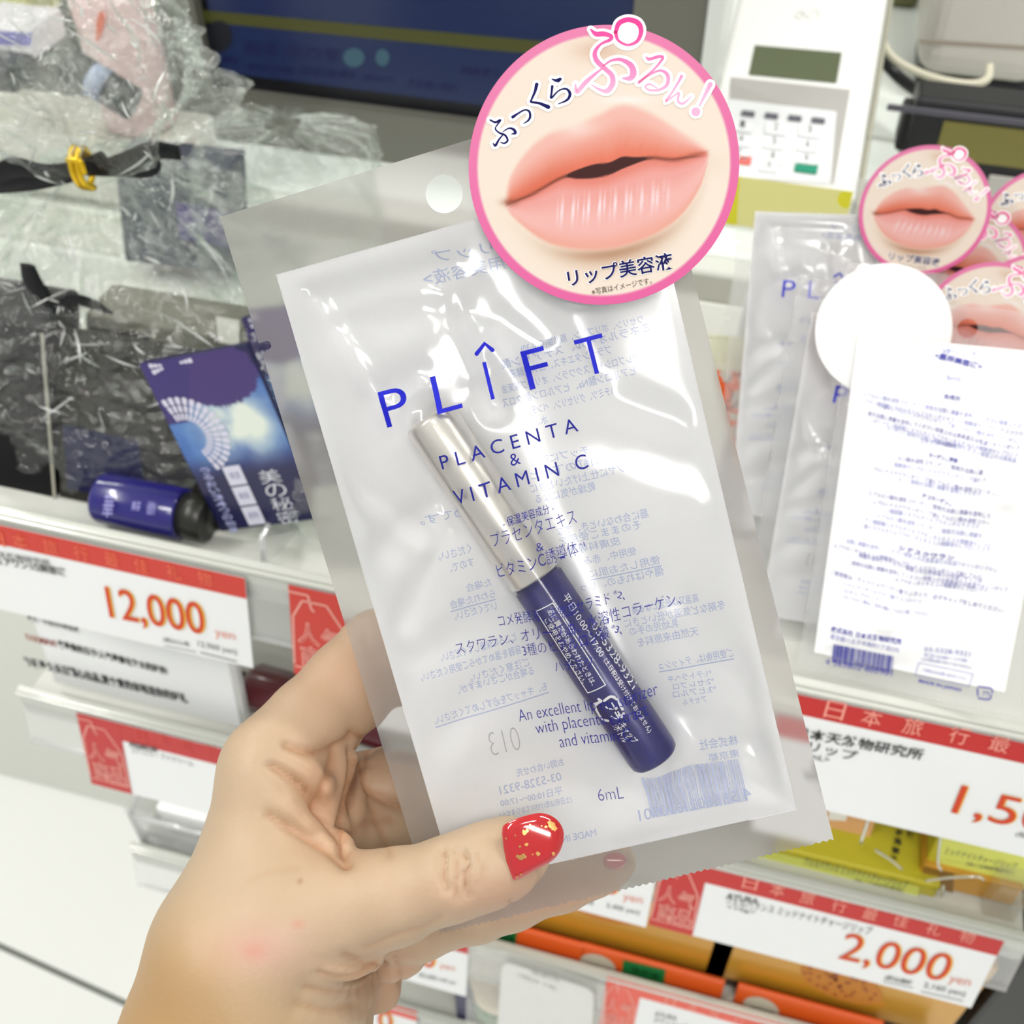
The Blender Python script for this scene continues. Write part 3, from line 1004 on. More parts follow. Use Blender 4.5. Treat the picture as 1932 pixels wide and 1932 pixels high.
# skin colour: darker brown painted along the creases, pinker in the palm, yellower on the forearm
sk = np.empty((nv, 3)); sk[:] = (186, 161, 134)
mixc = lambda c, d, k: c + (np.array(d) - c) * np.clip(k, 0, 1)[:, None]
Gp = lambda x, y, sx, sy: np.exp(-((hx - x) / sx) ** 2 - ((hy - y) / sy) ** 2)
sk = mixc(sk, (172, 134, 88), .85 * smooth01((700 - hx - (1932 - hy) * .75) / 420) * smooth01((hy - 1600) / 250))
sk = mixc(sk, (196, 150, 120), .75 * Gp(640, 1500, 110, 130))
sk = mixc(sk, (196, 154, 126), .65 * Gp(660, 1270, 140, 110))
sk = mixc(sk, (200, 156, 142), .65 * Gp(490, 1790, 90, 55)); sk = mixc(sk, (200, 124, 108), .45 * Gp(480, 1795, 22, 16)); sk = mixc(sk, (200, 122, 104), .4 * Gp(562, 1744, 12, 9))
sk = mixc(sk, (140, 96, 62), .7 * Gp(566, 1662, 5, 4))
sk = mixc(sk, (194, 148, 120), .6 * Gp(740, 1860, 90, 70)); sk = mixc(sk, (198, 146, 124), .5 * Gp(1000, 1690, 200, 50))
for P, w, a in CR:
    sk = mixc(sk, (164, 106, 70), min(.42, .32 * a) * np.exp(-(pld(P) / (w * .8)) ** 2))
r8 = np.random.RandomState(3)
SKIN = M('skin', attr=True, rough=.48, spec=.35, sss=.1, bump=(900, .12, .0006))
hvW = C0 + hv @ RC
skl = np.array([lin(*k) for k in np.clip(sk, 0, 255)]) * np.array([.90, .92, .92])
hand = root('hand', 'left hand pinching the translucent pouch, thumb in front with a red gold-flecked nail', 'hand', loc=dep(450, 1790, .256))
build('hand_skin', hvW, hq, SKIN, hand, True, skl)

# nails: patches laid over the finger ends
RED = M('red nail polish', (178, 10, 22), .08, spec=.7, coat=1.0)
GOLD = M('gold foil', (236, 180, 110), .25, .9)
NP = catmull([(947, 1572), (952, 1556), (985, 1541), (1022, 1534), (1049, 1545), (1063, 1568), (1060, 1598), (1044, 1622), (1012, 1641), (975, 1660), (964, 1656), (953, 1615), (947, 1572)], 6)[:-1]
cen = NP.mean(0)


def naild(x, y):
    # gently domed plate: fitted to the thumb's own curvature, level beyond its tip
    ux = np.array([.955, -.297]); uy = np.array([.297, .955])
    q = np.array([x, y]) - np.array([985, 1600])
    a, b = q @ ux, q @ uy
    return .2266 + NC[0] * (b / 66) ** 2 + .0012 * max(0, (a - 10) / 70) ** 2 + .0006 * max(0, -a / 50)


NC = [.006]
for c_ in np.arange(.0062, .0005, -.0004):
    NC[0] = c_
    hs = [(naild(*p), hit(*p)) for p in list(NP) + list(cen + (NP - cen) * .75)]
    if all(h is None or n_ < h - .0014 for n_, h in hs):
        break


def nailpatch(mb, ring, fn, thick=.0005, nr=8, col=None):
    n = len(ring); cc = ring.mean(0)
    V = []
    for k in range(nr + 1):
        f = k / nr
        for p in ring:
            q = cc + (p - cc) * max(f, .001)
            V.append(dep(q[0], q[1], fn(*q) + (.0009 * max(0, f - .86) / .14 if nr > 3 else 0)))
    Fc = [(k * n + i, (k + 1) * n + i, (k + 1) * n + (i + 1) % n, k * n + (i + 1) % n) for k in range(nr) for i in range(n)]
    mb.add(V, Fc, col)
    if nr > 3:
        V2 = [dep(q[0], q[1], fn(*q) + .0009 + thick) for q in ring]
        V1 = V[-n:]
        mb.add(V1 + V2, [(i, n + i, n + (i + 1) % n, (i + 1) % n) for i in range(n)], col)


mb = MB(); nailpatch(mb, NP, naild)
nail = mb.build('thumb_nail', RED, hand, True)
nail['label'] = 'glossy red thumbnail with gold flakes'
mb = MB()
rg = random.Random(5)
for x, y, s in ((1040, 1556, 9), (1046, 1563, 6), (990, 1571, 6), (994, 1567, 4), (981, 1617, 8), (988, 1615, 6), (1015, 1610, 5), (1044, 1611, 4), (993, 1593, 4), (981, 1597, 2.5), (972, 1576, 2),
                (1014, 1566, 2.5), (955, 1582, 2), (1000, 1556, 2), (1005, 1612, 2), (976, 1655, 3), (983, 1650, 2.5), (1030, 1560, 3), (1022, 1558, 1.5), (1008, 1560, 1.5)):
    k = 9
    a0 = rg.random() * 6
    R = np.array([(x + s * rg.uniform(.45, 1.15) * math.cos(a0 + 6.283 * i / k), y + s * rg.uniform(.45, 1.15) * math.sin(a0 + 6.283 * i / k)) for i in range(k)])
    nailpatch(mb, R, lambda x, y: naild(x, y) - .00012, nr=2)
mb.build('gold_flakes', GOLD, nail)
mb = MB()
NP2 = catmull([(1138, 1612), (1150, 1602), (1166, 1600), (1180, 1608), (1181, 1622), (1170, 1634), (1152, 1640), (1140, 1632), (1138, 1612)], 3)[:-1]
nailpatch(mb, NP2, lambda x, y: .2583 + .0016 * ((y - 1620) / 20) ** 2)
mb.build('finger_nail', RED, hand, True)

# ---------------------------------------------------------------- room and fixture
def struct(o):
    o['kind'] = 'structure'
    return o


def bev(mb, O, ex, ey, ez, r=.0012, col=None, m=0, seg=2):
    bm = bmesh.new()
    O, ex, ey, ez = (np.asarray(k, float) for k in (O, ex, ey, ez))
    vs = [bm.verts.new(O + i * ex + j * ey + k * ez) for k in (0, 1) for j in (0, 1) for i in (0, 1)]
    for f in ((0, 2, 3, 1), (4, 5, 7, 6), (0, 1, 5, 4), (2, 6, 7, 3), (0, 4, 6, 2), (1, 3, 7, 5)):
        bm.faces.new([vs[i] for i in f])
    bmesh.ops.recalc_face_normals(bm, faces=bm.faces)
    bmesh.ops.bevel(bm, geom=list(bm.edges), offset=r, segments=seg, affect='EDGES', profile=.5)
    bm.verts.index_update()
    mb.add([v.co[:] for v in bm.verts], [[v.index for v in f.verts] for f in bm.faces], col, m)
    bm.free()


def bbev(mb, lo, hi, r=.0012, **k):
    lo = np.asarray(lo, float); d = np.asarray(hi, float) - lo
    bev(mb, lo, (d[0], 0, 0), (0, d[1], 0), (0, 0, d[2]), r, **k)


def tiles(name):
    m = bpy.data.materials.new(name); m.use_nodes = True
    nt = m.node_tree; b = nt.nodes['Principled BSDF']
    tc = nt.nodes.new('ShaderNodeTexCoord'); br = nt.nodes.new('ShaderNodeTexBrick')
    br.offset = 0
    br.inputs['Color1'].default_value = br.inputs['Color2'].default_value = (*lin(240, 241, 238), 1)
    br.inputs['Mortar'].default_value = (*lin(120, 124, 118), 1)
    br.inputs['Scale'].default_value = 1
    br.inputs['Mortar Size'].default_value = .004
    br.inputs['Brick Width'].default_value = 30
    br.inputs['Row Height'].default_value = 1.2
    mp = nt.nodes.new('ShaderNodeMapping')
    p_, q_ = onz(0, 1785, 0), onz(230, 1890, 0)
    an = math.atan2(q_[1] - p_[1], q_[0] - p_[0])
    mp.vector_type = 'POINT'
    mp.inputs['Rotation'].default_value = (0, 0, -an)
    mp.inputs['Location'].default_value = (15, -(-p_[0] * math.sin(an) + p_[1] * math.cos(an)), 0)
    nt.links.new(tc.outputs['Object'], mp.inputs[0]); nt.links.new(mp.outputs[0], br.inputs['Vector'])
    nt.links.new(br.outputs['Color'], b.inputs['Base Color'])
    b.inputs['Roughness'].default_value = .16
    return m


mb = MB(); mb.bbox((-4, -3, -.05), (4, 3, 0))
fl = build('floor', np.vstack(mb.v) * 1.0, mb.f, tiles('floor tiles')); struct(fl)
mb = MB(); mb.bbox((-4, -3, 2.8), (4, 3, 2.85)); struct(mb.build('ceiling', M('ceiling paint', (235, 235, 232), .8)))
WP = M('wall paint', (226, 226, 220), .7)
mb = MB(); mb.bbox((-4, 3, 0), (4, 3.1, 2.8)); struct(mb.build('wall_back', WP))
mb = MB(); mb.bbox((-4.1, -3, 0), (-4, 3, 2.8)); struct(mb.build('wall_left', WP))
mb = MB(); mb.bbox((4, -3, 0), (4.1, 3, 2.8)); struct(mb.build('wall_right', WP))

YA = .305
SHW = M('white shelf', (200, 201, 194), .35)
ACR = film('clear acrylic', clear=.80, rough=.08, gloss=.10, haze=(225, 228, 226), trl=.5)
RAILP = M('milky acrylic edge', (192, 194, 186), .2, coat=.3)
SH = {'A': (.985, -.41, .62), 'B': (.808, -.41, .205), 'C': (.612, -.385, .205), 'D': (.43, -.385, .205)}
fix = root('shop_shelf', 'white stepped shop shelf unit with boards one above the other', 'shelf', loc=(0, .45, 0))
for k, (z, x0, x1) in SH.items():
    mb = MB(); bbev(mb, (x0, YA + .004, z - .014), (x1, .60 if k == 'A' else .56, z), .002)
    mb.build('shelf_board', SHW, fix)
mb = MB(); bbev(mb, (-.41, .56, 0.02), (.205, .598, .97), .002); mb.build('back_panel', M('shelf back', (243, 243, 240), .5), fix)
mb = MB(); bbev(mb, (-.40, .31, .0), (.205, .56, .09), .003); mb.build('plinth', SHW, fix)
TL_ = math.radians(13)
RB = np.array([0, math.sin(TL_), math.cos(TL_)])
RFR = {}
for k, (z, x0, x1) in SH.items():
    o = np.array([0, YA, z + .006])
    RFR[k] = Fr(o, (1, 0, 0), RB)
    fr = RFR[k]
    rl = root('price_rail', 'clear price rail along the front of the %s shelf' % {'A': 'top', 'B': 'second', 'C': 'third', 'D': 'lowest visible'}[k], 'price rail', loc=(x0, YA, z))
    mb = MB()
    bev(mb, (x0, YA + .001, z + .0065), (x1 - x0, 0, 0), (0, .005, 0), (0, 0, .006), .001)
    bev(mb, (x0, YA - .001, z + .0085), (x1 - x0, 0, 0), (0, .0025, 0), (0, 0, .0025), .0008)
    bev(mb, (x0, YA + .0005, z - .012), (x1 - x0, 0, 0), (0, .003, 0), (0, 0, .019), .0008)
    mb.build('rail_bead', RAILP, rl)
    mb = MB(); q = fr.w([[x0, -.040]], -.003)[0]
    mb.box(q, fr.a * (x1 - x0), fr.b * .040, fr.n * .0012)
    mb.build('rail_backing', ACR, rl)
    mb = MB(); q = fr.w([[x0, -.0415]], -.003)[0]
    bev(mb, q, fr.a * (x1 - x0), fr.b * .0025, fr.n * .0022, .0006)
    mb.build('rail_foot', film('rail foot', clear=.55, rough=.1, gloss=.1, haze=(225, 226, 226)), rl)

CARD = M('card white', (233, 235, 235), .35, coat=.25)
REDP = M('red print', (190, 18, 15), .4, coat=.25)
REDO = M('orange red print', (200, 48, 32), .4, coat=.25)
REDL = M('light red print', (226, 92, 74), .4, coat=.2)
PALER = M('pale red lettering', (242, 156, 140), .5)
PRICE = M('price red', (206, 62, 14), .5)
PRICEY = M('price yellow edge', (246, 190, 40), .5)
YENR = M('yen red', (226, 150, 132), .5)
INK = M('black ink', (30, 30, 32), .6)
INKG = M('dark grey ink', (92, 92, 94), .6)
TAGL = M('tag outline', (236, 170, 156), .5)
STRIP = '日本旅行最佳礼物'


def card(fr, x0, tr, bl, label, group='price cards on the rails', strip=.2, tag_w=None, red=REDP, lift=.0009):
    """price card in a rail; x0 = top-left pixel, tr = top-right pixel, bl = bottom-left pixel"""
    a, b, c = fr.px(*x0), fr.px(*tr), fr.px(*bl)
    w, h = b[0] - a[0], a[1] - c[1]
    r = root('price_card', label, 'price card', loc=fr.w(a)[0], group=group)
    P = lambda u, v: a + np.array([u * w, -v * h])
    mb = MB(); mb.box(fr.w([P(0, 1)], 0)[0], fr.a * w, fr.b * h, fr.n * .0005); mb.build('card', CARD, r)
    mb = MB()
    if strip:
        mb.add(fr.w([P(0, strip), P(1, strip), P(1, 0), P(0, 0)], lift - .0002), [(0, 1, 2, 3)])
        mb.build('red_strip', red, r)
    if tag_w:
        mb = MB(); mb.add(fr.w([P(0, 1), P(tag_w, 1), P(tag_w, 0), P(0, 0)], lift - .0001), [(0, 1, 2, 3)])
        tg = mb.build('popular_tag', red, r)
        mb = MB()
        t = tag_w * w
        Q = lambda u, v: a + np.array([u * t, -v * h])
        seg = [[(.02, .97 * .9), (.05, .33), (.22, .14), (.62, .14), (.93, .42), (.97, .9), (.02, .9)], [(.0, .07), (.32, .07), (.36, .2), (.41, .24)]]
        for s in seg:
            s = np.array([Q(*p) for p in s])
            for p, q in zip(s[:-1], s[1:]):
                d = unit(q - p); nn = np.array([-d[1], d[0]]) * t * .016
                mb.add(fr.w([p - nn, q - nn, q + nn, p + nn], lift + .0001), [(0, 1, 2, 3)])
        for ch, u, v in (('人', .1, .62), ('气', .5, .64), ('商', .14, .88), ('品', .53, .9)):
            g, f = glyphs(ch, .028, 1., 3)
            lo, hi = g.min(0), g.max(0)
            q = (g - lo) / (hi - lo)
            mb.add(fr.w(Q(u, v) + q * np.array([t * .38, h * .25]), lift + .0001), f)
        mb.build('tag_outline', TAGL, tg)
        mb = MB()
        for ch, u, v in (('人', .1, .62), ('气', .5, .64), ('商', .14, .88), ('品', .53, .9)):
            g, f = glyphs(ch, -.012, 1., 3)
            lo, hi = g.min(0), g.max(0)
            q = (g - lo) / (hi - lo)
            mb.add(fr.w(Q(u + .025, v - .012) + q * np.array([t * .33, h * .225]), lift + .0002), f)
        mb.build('tag_lettering', red, tg)
    return r, lift


def letters(r, name, mat, fr, items, lift=.0011, **k):
    mb = MB()
    for it in items:
        t, x0, y0, x1, y1, h = it[:6]
        text(mb, fr, t, (x0, y0), (x1, y1), h, lift=lift, weight=it[6] if len(it) > 6 else 0., vert=True, **k)
    return mb.build(name, mat, r)


def strip_letters(r, fr, chars, w, h, mat=PALER):
    letters(r, 'strip_lettering', mat, fr, [(c, x - w / 2, y + h / 2 - w * .11, x + w / 2, y + h / 2 + w * .11, h) for c, x, y in chars])


def price(r, fr, t, p0, p1, h, wt=.0, foot=None):
    mb = MB(); text(mb, fr, t, (p0[0] + 2.5, p0[1] + .6), (p1[0] + 3, p1[1] + .6), h, weight=wt, lift=.0010, res=5, vert=True); mb.build('price_shadow', PRICEY, r)
    mb = MB(); text(mb, fr, t, p0, p1, h, weight=wt, lift=.0012, res=5, vert=True)
    if foot:
        stroke(mb, fr, foot[:2], foot[2], .0012, n=1)
    mb.build('price_lettering', PRICE, r)


A_, B_, C_, D_ = (RFR[k] for k in 'ABCD')
r, _ = card(A_, (-70, 974), (462, 1082), (-70, 1132), 'price card reading 12,000 yen under the cellophane gift bag', strip=.22, red=REDO)
strip_letters(r, A_, [('日', 0, 1015), ('本', 43, 1020), ('旅', 100, 1030), ('行', 158, 1043), ('最', 215, 1054), ('佳', 271, 1066), ('礼', 331, 1077), ('物', 390, 1089)], 26, 26, M('strip red lettering', (232, 110, 80), .5))
price(r, A_, '12,000', (211, 1172), (391, 1205), 66, .004)
letters(r, 'yen_lettering', YENR, A_, [('yen', 408, 1203, 446, 1211, 16)])
letters(r, 'small_lettering', INKG, A_, [('日本天然物研究所', -30, 1046, 98, 1068, 13, .01), ('ピュアワン1/2美容液', -20, 1060, 128, 1086, 15, .03)])
letters(r, 'tax_lettering', INKG, A_, [
                                         ('(税込価格', 310, 1209, 360, 1219, 9, .01), ('12,960 yen)', 376, 1220, 449, 1236, 13, .0)])
mb = MB(); stroke(mb, A_, [(312, 1216), (372, 1228)], 1.2, .0011, n=1); stroke(mb, A_, [(380, 1229), (448, 1246)], 1.8, .0011, n=1); mb.build('underline', INKG, r)

r, _ = card(A_, (545, 1101), (940, 1189), (560, 1270), 'red tagged price card behind the index finger, partly hidden by the pouch', strip=.18, tag_w=.3, red=REDO)

r, _ = card(A_, (1440, 1294), (2080, 1440), (1440, 1500), 'price card reading 1,5 at the right end under the white pouches', strip=.17)
strip_letters(r, A_, [('日', 1571, 1336), ('本', 1640, 1350), ('旅', 1717, 1366), ('行', 1804, 1383), ('最', 1880, 1398), ('佳', 1960, 1418)], 36, 34)
letters(r, 'maker_lettering', INK, A_, [('日本天然物研究所', 1500, 1388, 1738, 1432, 22, .016), ('VPリップ', 1482, 1404, 1614, 1434, 20, .008), ('<6mL>', 1508, 1424, 1563, 1436, 11, 0.)])
price(r, A_, '1,500', (1790, 1538), (2030, 1594), 66, .0)
letters(r, 'small_lettering', INKG, A_, [('(税込', 1914, 1576, 1948, 1584, 12)])

r, _ = card(B_, (145, 1343), (560, 1446), (178, 1478), 'red tagged price card left of the hand on the second rail', strip=.24, tag_w=.2, red=M('deep red print', (188, 30, 30), .4, coat=.2))
strip_letters(r, B_, [('日', 268, 1385), ('本', 310, 1394), ('旅', 354, 1404), ('行', 400, 1414)], 18, 20, M('strip dark lettering', (214, 80, 70), .5))
letters(r, 'small_lettering', INKG, B_, [('PREMIUM', 247, 1408, 298, 1418, 10, .03), ('エアゾビラー', 250, 1418, 300, 1428, 8, .0), ('アイクリーム', 306, 1430, 366, 1444, 10, .0)])

r, _ = card(B_, (860, 1523), (1246, 1614), (860, 1655), 'price card ending in 0 yen below the bottom edge of the pouch', strip=.2)
price(r, B_, '0', (1134, 1680), (1166, 1688), 48)
letters(r, 'yen_lettering', YENR, B_, [('yen', 1174, 1700, 1211, 1708, 15)])
letters(r, 'small_lettering', INKG, B_, [('価格', 1102, 1702, 1120, 1706, 9), ('5,400 yen)', 1144, 1712, 1206, 1726, 11)])

r, _ = card(B_, (1250, 1614), (1897, 1769), (1238, 1746), 'red tagged price card reading 2,000 yen', strip=.21, tag_w=.142)
strip_letters(r, B_, [('日', 1413, 1662), ('本', 1464, 1675), ('旅', 1520, 1690), ('行', 1580, 1705), ('最', 1638, 1720), ('佳', 1696, 1733), ('礼', 1757, 1748), ('物', 1820, 1763)], 27, 25)
price(r, B_, '2,000', (1577, 1813), (1777, 1857), 62, -.002)
letters(r, 'yen_lettering', YENR, B_, [('yen', 1786, 1855, 1826, 1863, 17)])
letters(r, 'small_lettering', INKG, B_, [('AYURA', 1370, 1692, 1430, 1704, 11, .02), ('ウェルバランス ミッドナイトチャージリップ', 1368, 1702, 1642, 1762, 16), ('<10g>', 1370, 1713, 1424, 1724, 9)])
letters(r, 'tax_lettering', INKG, B_, [
                                         ('(税込価格', 1668, 1846, 1720, 1857, 10, .02), ('2,160 yen)', 1740, 1862, 1818, 1880, 13)])
mb = MB(); stroke(mb, B_, [(1666, 1849), (1722, 1861)], 1.2, .0011, n=1); stroke(mb, B_, [(1738, 1868), (1816, 1886)], 1.4, .0011, n=1); mb.build('underline', INKG, r)

r, _ = card(C_, (560, 1690), (886, 1772), (560, 1790), 'price card below the curled fingers on the third rail', strip=.2)
price(r, C_, '0', (796, 1820), (820, 1826), 36)
letters(r, 'yen_lettering', YENR, C_, [('yen', 830, 1828, 858, 1834, 11)])
letters(r, 'small_lettering', INKG, C_, [('(税込価格 5,400 yen)', 790, 1842, 860, 1858, 10)])
r, _ = card(C_, (1146, 1840), (1660, 1966), (1120, 1936), 'pale red tagged price card at the bottom edge', strip=.22, tag_w=.135, red=REDL)
strip_letters(r, C_, [('日', 1263, 1886), ('本', 1305, 1897), ('旅', 1346, 1909), ('行', 1392, 1922)], 19, 19)
letters(r, 'small_lettering', INKG, C_, [('AYURA', 1235, 1914, 1276, 1924, 9), ('ボディソープ', 1233, 1926, 1296, 1940, 10)])
r, _ = card(D_, (560, 1842), (787, 1900), (560, 1930), 'price card at the bottom edge below the little finger', strip=.2, red=M('salmon red print', (222, 82, 72), .4))
price(r, D_, '0', (714, 1938), (740, 1944), 34)

# information card standing behind the second rail
fr = Fr(ony(40, 1270, .322), (1, 0, 0), (0, math.sin(.12), math.cos(.12)))
r = root('information_card', 'white card with lines of small text below the 12,000 yen card', 'sign', loc=fr.O)
a, b, c = fr.px(46, 1120), fr.px(424, 1208), fr.px(42, 1272)
mb = MB(); mb.box(fr.w([[a[0], c[1]]])[0], fr.a * (b[0] - a[0]), fr.b * (a[1] - c[1]), -fr.n * .0008); mb.build('card', CARD, r)
letters(r, 'card_lettering', INK, fr, [('最大・の百分の抽出液', 54, 1170, 152, 1194, 13, .02), ('卖最贵的日子!人气最高化妆水的好用!', 112, 1222, 318, 1274, 15, .03),
                                       ('珍藏最久长日精心出品,更个爱的体验送你的好礼', 50, 1256, 356, 1328, 18, .03)], lift=.0004)
letters(r, 'brown_lettering', M('brown red ink', (150, 70, 50), .6), fr, [('FARMAVI', 52, 1207, 108, 1221, 12, .03)], lift=.0004)
mb = MB()
w = b[0] - a[0]
bev(mb, fr.w([[a[0] + w + .001, c[1] - .002]], -.003)[0], fr.a * .005, fr.b * (a[1] - c[1]), fr.n * .006, .001)
mb.build('clear_edge', film('acrylic edge', clear=.5, rough=.08, gloss=.16, haze=(238, 240, 238)), r)

# ---------------------------------------------------------------- counter, screen panel and payment devices behind
mb = MB(); bbev(mb, (-1.4, .735, .90), (1.2, 1.9, .937), .004)
ct = mb.build('counter', M('counter top', (244, 250, 245), .35)); tag(ct, 'pale grey counter top behind the shelf unit', 'counter')
mb = MB(); bbev(mb, (-1.4, .604, .0), (1.2, .726, .942), .004); 
cb = mb.build('ledge', M('counter front', (220, 222, 214), .4)); tag(cb, 'white ledge between the shelf unit and the counter', 'counter')
for n_, y0, y1, cc in (('grey_strip', .664, .694, (150, 150, 140)), ('dull_strip', .606, .654, (184, 186, 176))):
    mb = MB(); bbev(mb, (-1.4, y0, .9415), (1.2, y1, .9440), .001); mb.build(n_, M(n_.replace('_', ' '), cc, .5), cb)
S8 = Fr((0, .80, .937), (1, 0, 0), (0, 0, 1))
r = root('screen_panel', 'grey upright panel on the counter with a dark blue screen', 'screen', loc=(-.3, .80, .937))
GP = M('grey panel', (110, 110, 101), .45)
q0 = S8.px(352, -60); q1 = S8.px(400, 178); qr = S8.px(1194, 40)
sx0, sz0, sx1 = -.480, .044, qr[0]
pr1 = S8.px(1332, 60)[0]
mb = MB()
z1 = .5
for x0, z0, x1, zz in ((-1.3, 0, sx0, z1), (sx0, 0, sx1, sz0), (sx1, 0, pr1, z1)):
    mb.bbox((x0, .80, .937 + z0), (x1, .86, .937 + zz))
mb.build('panel_frame', GP, r)
mb = MB(); bbev(mb, (pr1, .79, .937), (pr1 + .012, .87, .937 + z1), .002); mb.build('panel_edge', M('lit panel edge', (222, 226, 222), .35), r)  # pale tone paints the light falling on the panel's side
mb = MB(); mb.bbox((sx0, .812, .937 + sz0), (sx1, .85, .937 + z1)); mb.build('screen_bezel', M('screen black', (14, 15, 24), .3), r)
S9 = Fr((0, .811, .937), (1, 0, 0), (0, 0, 1))
SCRB = M('screen blue', (22, 34, 66), .25, emit=(18, 32, 70), est=.4)
mb = MB(); mb.add(S9.w([[sx0 + .006, sz0 + .012], [sx1 - .0, sz0 + .012], [sx1, z1], [sx0 + .006, z1]], 0), [(0, 1, 2, 3)])
dsp = mb.build('display', SCRB, r)
def poly(fr, P, lift):
    return fr.w([fr.px(*p) for p in P], lift)
mb = MB(); mb.add(poly(S9, [(380, 22), (1196, 100), (1196, 72), (660, 40), (420, 22)][::-1] if False else [(378, 40), (900, 92), (1194, 118), (1194, 92), (900, 66), (378, 18)], .0004), [(0, 1, 2, 3, 4, 5)])
mb.build('screen_band', M('screen olive', (64, 66, 30), .4, emit=(60, 62, 20), est=.3), dsp)
mb = MB()
ell = lambda x, y, rx, ry: [(x + rx * math.cos(t), y + ry * math.sin(t)) for t in np.linspace(0, 6.283, 25)[:-1]]
for e in ((413, 68, 26, 30),):
    mb.add(poly(S9, ell(*e), .0005), [tuple(range(24))])
mb.build('screen_disc', M('screen dark', (26, 28, 40), .4), dsp)
mb = MB()
for e in ((668, 108, 20, 18), (722, 108, 13, 16)):
    mb.add(poly(S9, ell(*e), .0005), [tuple(range(24))])
mb.build('screen_spot', M('screen teal', (52, 82, 96), .4, emit=(44, 74, 90), est=.3), dsp)
mb = MB()
for t, x0, y0, x1, y1, h in (('自然の力を', 462, 100, 640, 116, 24), ('植物原料', 388, 116, 450, 122, 14), ('肌にやさしい化粧品', 468, 132, 552, 140, 14), ('天然由来成分配合', 565, 140, 668, 150, 15), ('保湿スキンケア', 682, 152, 740, 158, 13),
                             ('うるおい成分', 770, 166, 860, 175, 18), ('美容液シリーズ', 870, 140, 1000, 152, 16)):
    text(mb, S9, t, (x0, y0), (x1, y1), h, weight=.02, lift=.0005)
mb.build('screen_lettering', M('screen letter', (20, 24, 66), .4, emit=(16, 20, 60), est=.3), dsp)
mb = MB(); P = poly(S9, ell(676, 212, 5, 4), .0125); mb.add(P, [tuple(range(24))]); mb.build('panel_mark', M('panel mark', (205, 208, 200), .4), r)

# card terminal lying on its stand
tt = math.radians(70)
TO = onz(1312, 336, .975)
TF = Fr(TO, (1, 0, 0), (0, math.sin(tt), math.cos(tt)))
r = root('card_terminal', 'white card payment terminal with a small screen and a number pad', 'card terminal', loc=TO)
TW = M('terminal white', (240, 241, 238), .35)
W_ = TF.px(1612, 400)[0]; 
mb = MB(); bev(mb, TF.w([[0, 0]], -.03)[0], TF.a * W_, TF.b * .30, TF.n * .03, .006, seg=3); mb.build('housing', TW, r)
mb = MB(); bev(mb, TF.w([[W_ + .0005, .0]], -.028)[0], TF.a * .004, TF.b * .30, TF.n * .022, .0015); mb.build('side_trim', M('terminal trim', (170, 168, 150), .4), r)
px = lambda P, h=0: TF.w([TF.px(*p) for p in P], h)
mb = MB(); mb.add(px([(1412, 142), (1578, 158), (1588, 100), (1424, 86)], .0006), [(0, 1, 2, 3)])
mb.build('terminal_screen', M('lcd', (92, 100, 74), .3), r)
mb = MB()
q = [(1366, 330), (1574, 348), (1604, 170), (1378, 146)]
mb.add(px(q, .0005), [(0, 1, 2, 3)])
pad = mb.build('key_recess', M('key recess', (172, 170, 166), .5), r)
mb = MB(); mb.add(px([(1366, 334), (1566, 349), (1578, 212), (1374, 188)], .0009), [(0, 1, 2, 3)]); mb.build('key_plate', M('key plate', (226, 228, 230), .4), pad)
KD, KW_ = M('dark key', (96, 96, 106), .5), M('pale key', (232, 234, 236), .4)
def key(x, y, w, h, m, t=None):
    mb = MB()
    a, b = TF.px(x - w / 2, y + h / 2), TF.px(x + w / 2, y - h / 2 + w * .12)
    bev(mb, TF.w([[a[0], a[1]]], .0009)[0], TF.a * (b[0] - a[0]), TF.b * abs(b[1] - a[1]), TF.n * .002, .0006)
    o = mb.build('key', m, pad)
    if t:
        mb = MB(); text(mb, TF, t, (x - 5, y + 5), (x + 4, y + 6), 13, lift=.0031); mb.build('key_number', INKG, pad)
for i in range(4):
    key(1411 + 44 * i, 216 + 4.4 * i, 27, 9, KD)
nums = ['1', '2', '3', '4', '5', '6', '7', '8', '9']
for j in range(3):
    for i in range(3):
        key(1400 + 63 * i - j * 3, 240 + 27 * j + 5 * i, 44, 20, KW_, nums[j * 3 + i])
key(1450, 316, 40, 18, KW_, '0'); key(1404, 304, 28, 15, M('red key', (226, 104, 96), .4)); key(1520, 318, 46, 17, M('green key', (20, 140, 110), .4))
mb = MB()
for p in ([(1500, 30), (1506, 22), (1514, 30), (1506, 36), (1500, 30)], [(1514, 20), (1524, 34), (1534, 18)], [(1538, 20), (1546, 28), (1540, 36)]):
    stroke(mb, TF, p, 2, .0006)
mb.build('maker_mark', M('terminal grey ink', (214, 214, 212), .5), r)
mb = MB(); a = onz(1340, 372, .937)
bev(mb, (TO[0] + .01, TO[1] + .02, .937), (W_ - .03, 0, 0), (0, .22, 0), (0, 0, .028), .003); mb.build('stand', TW, r)

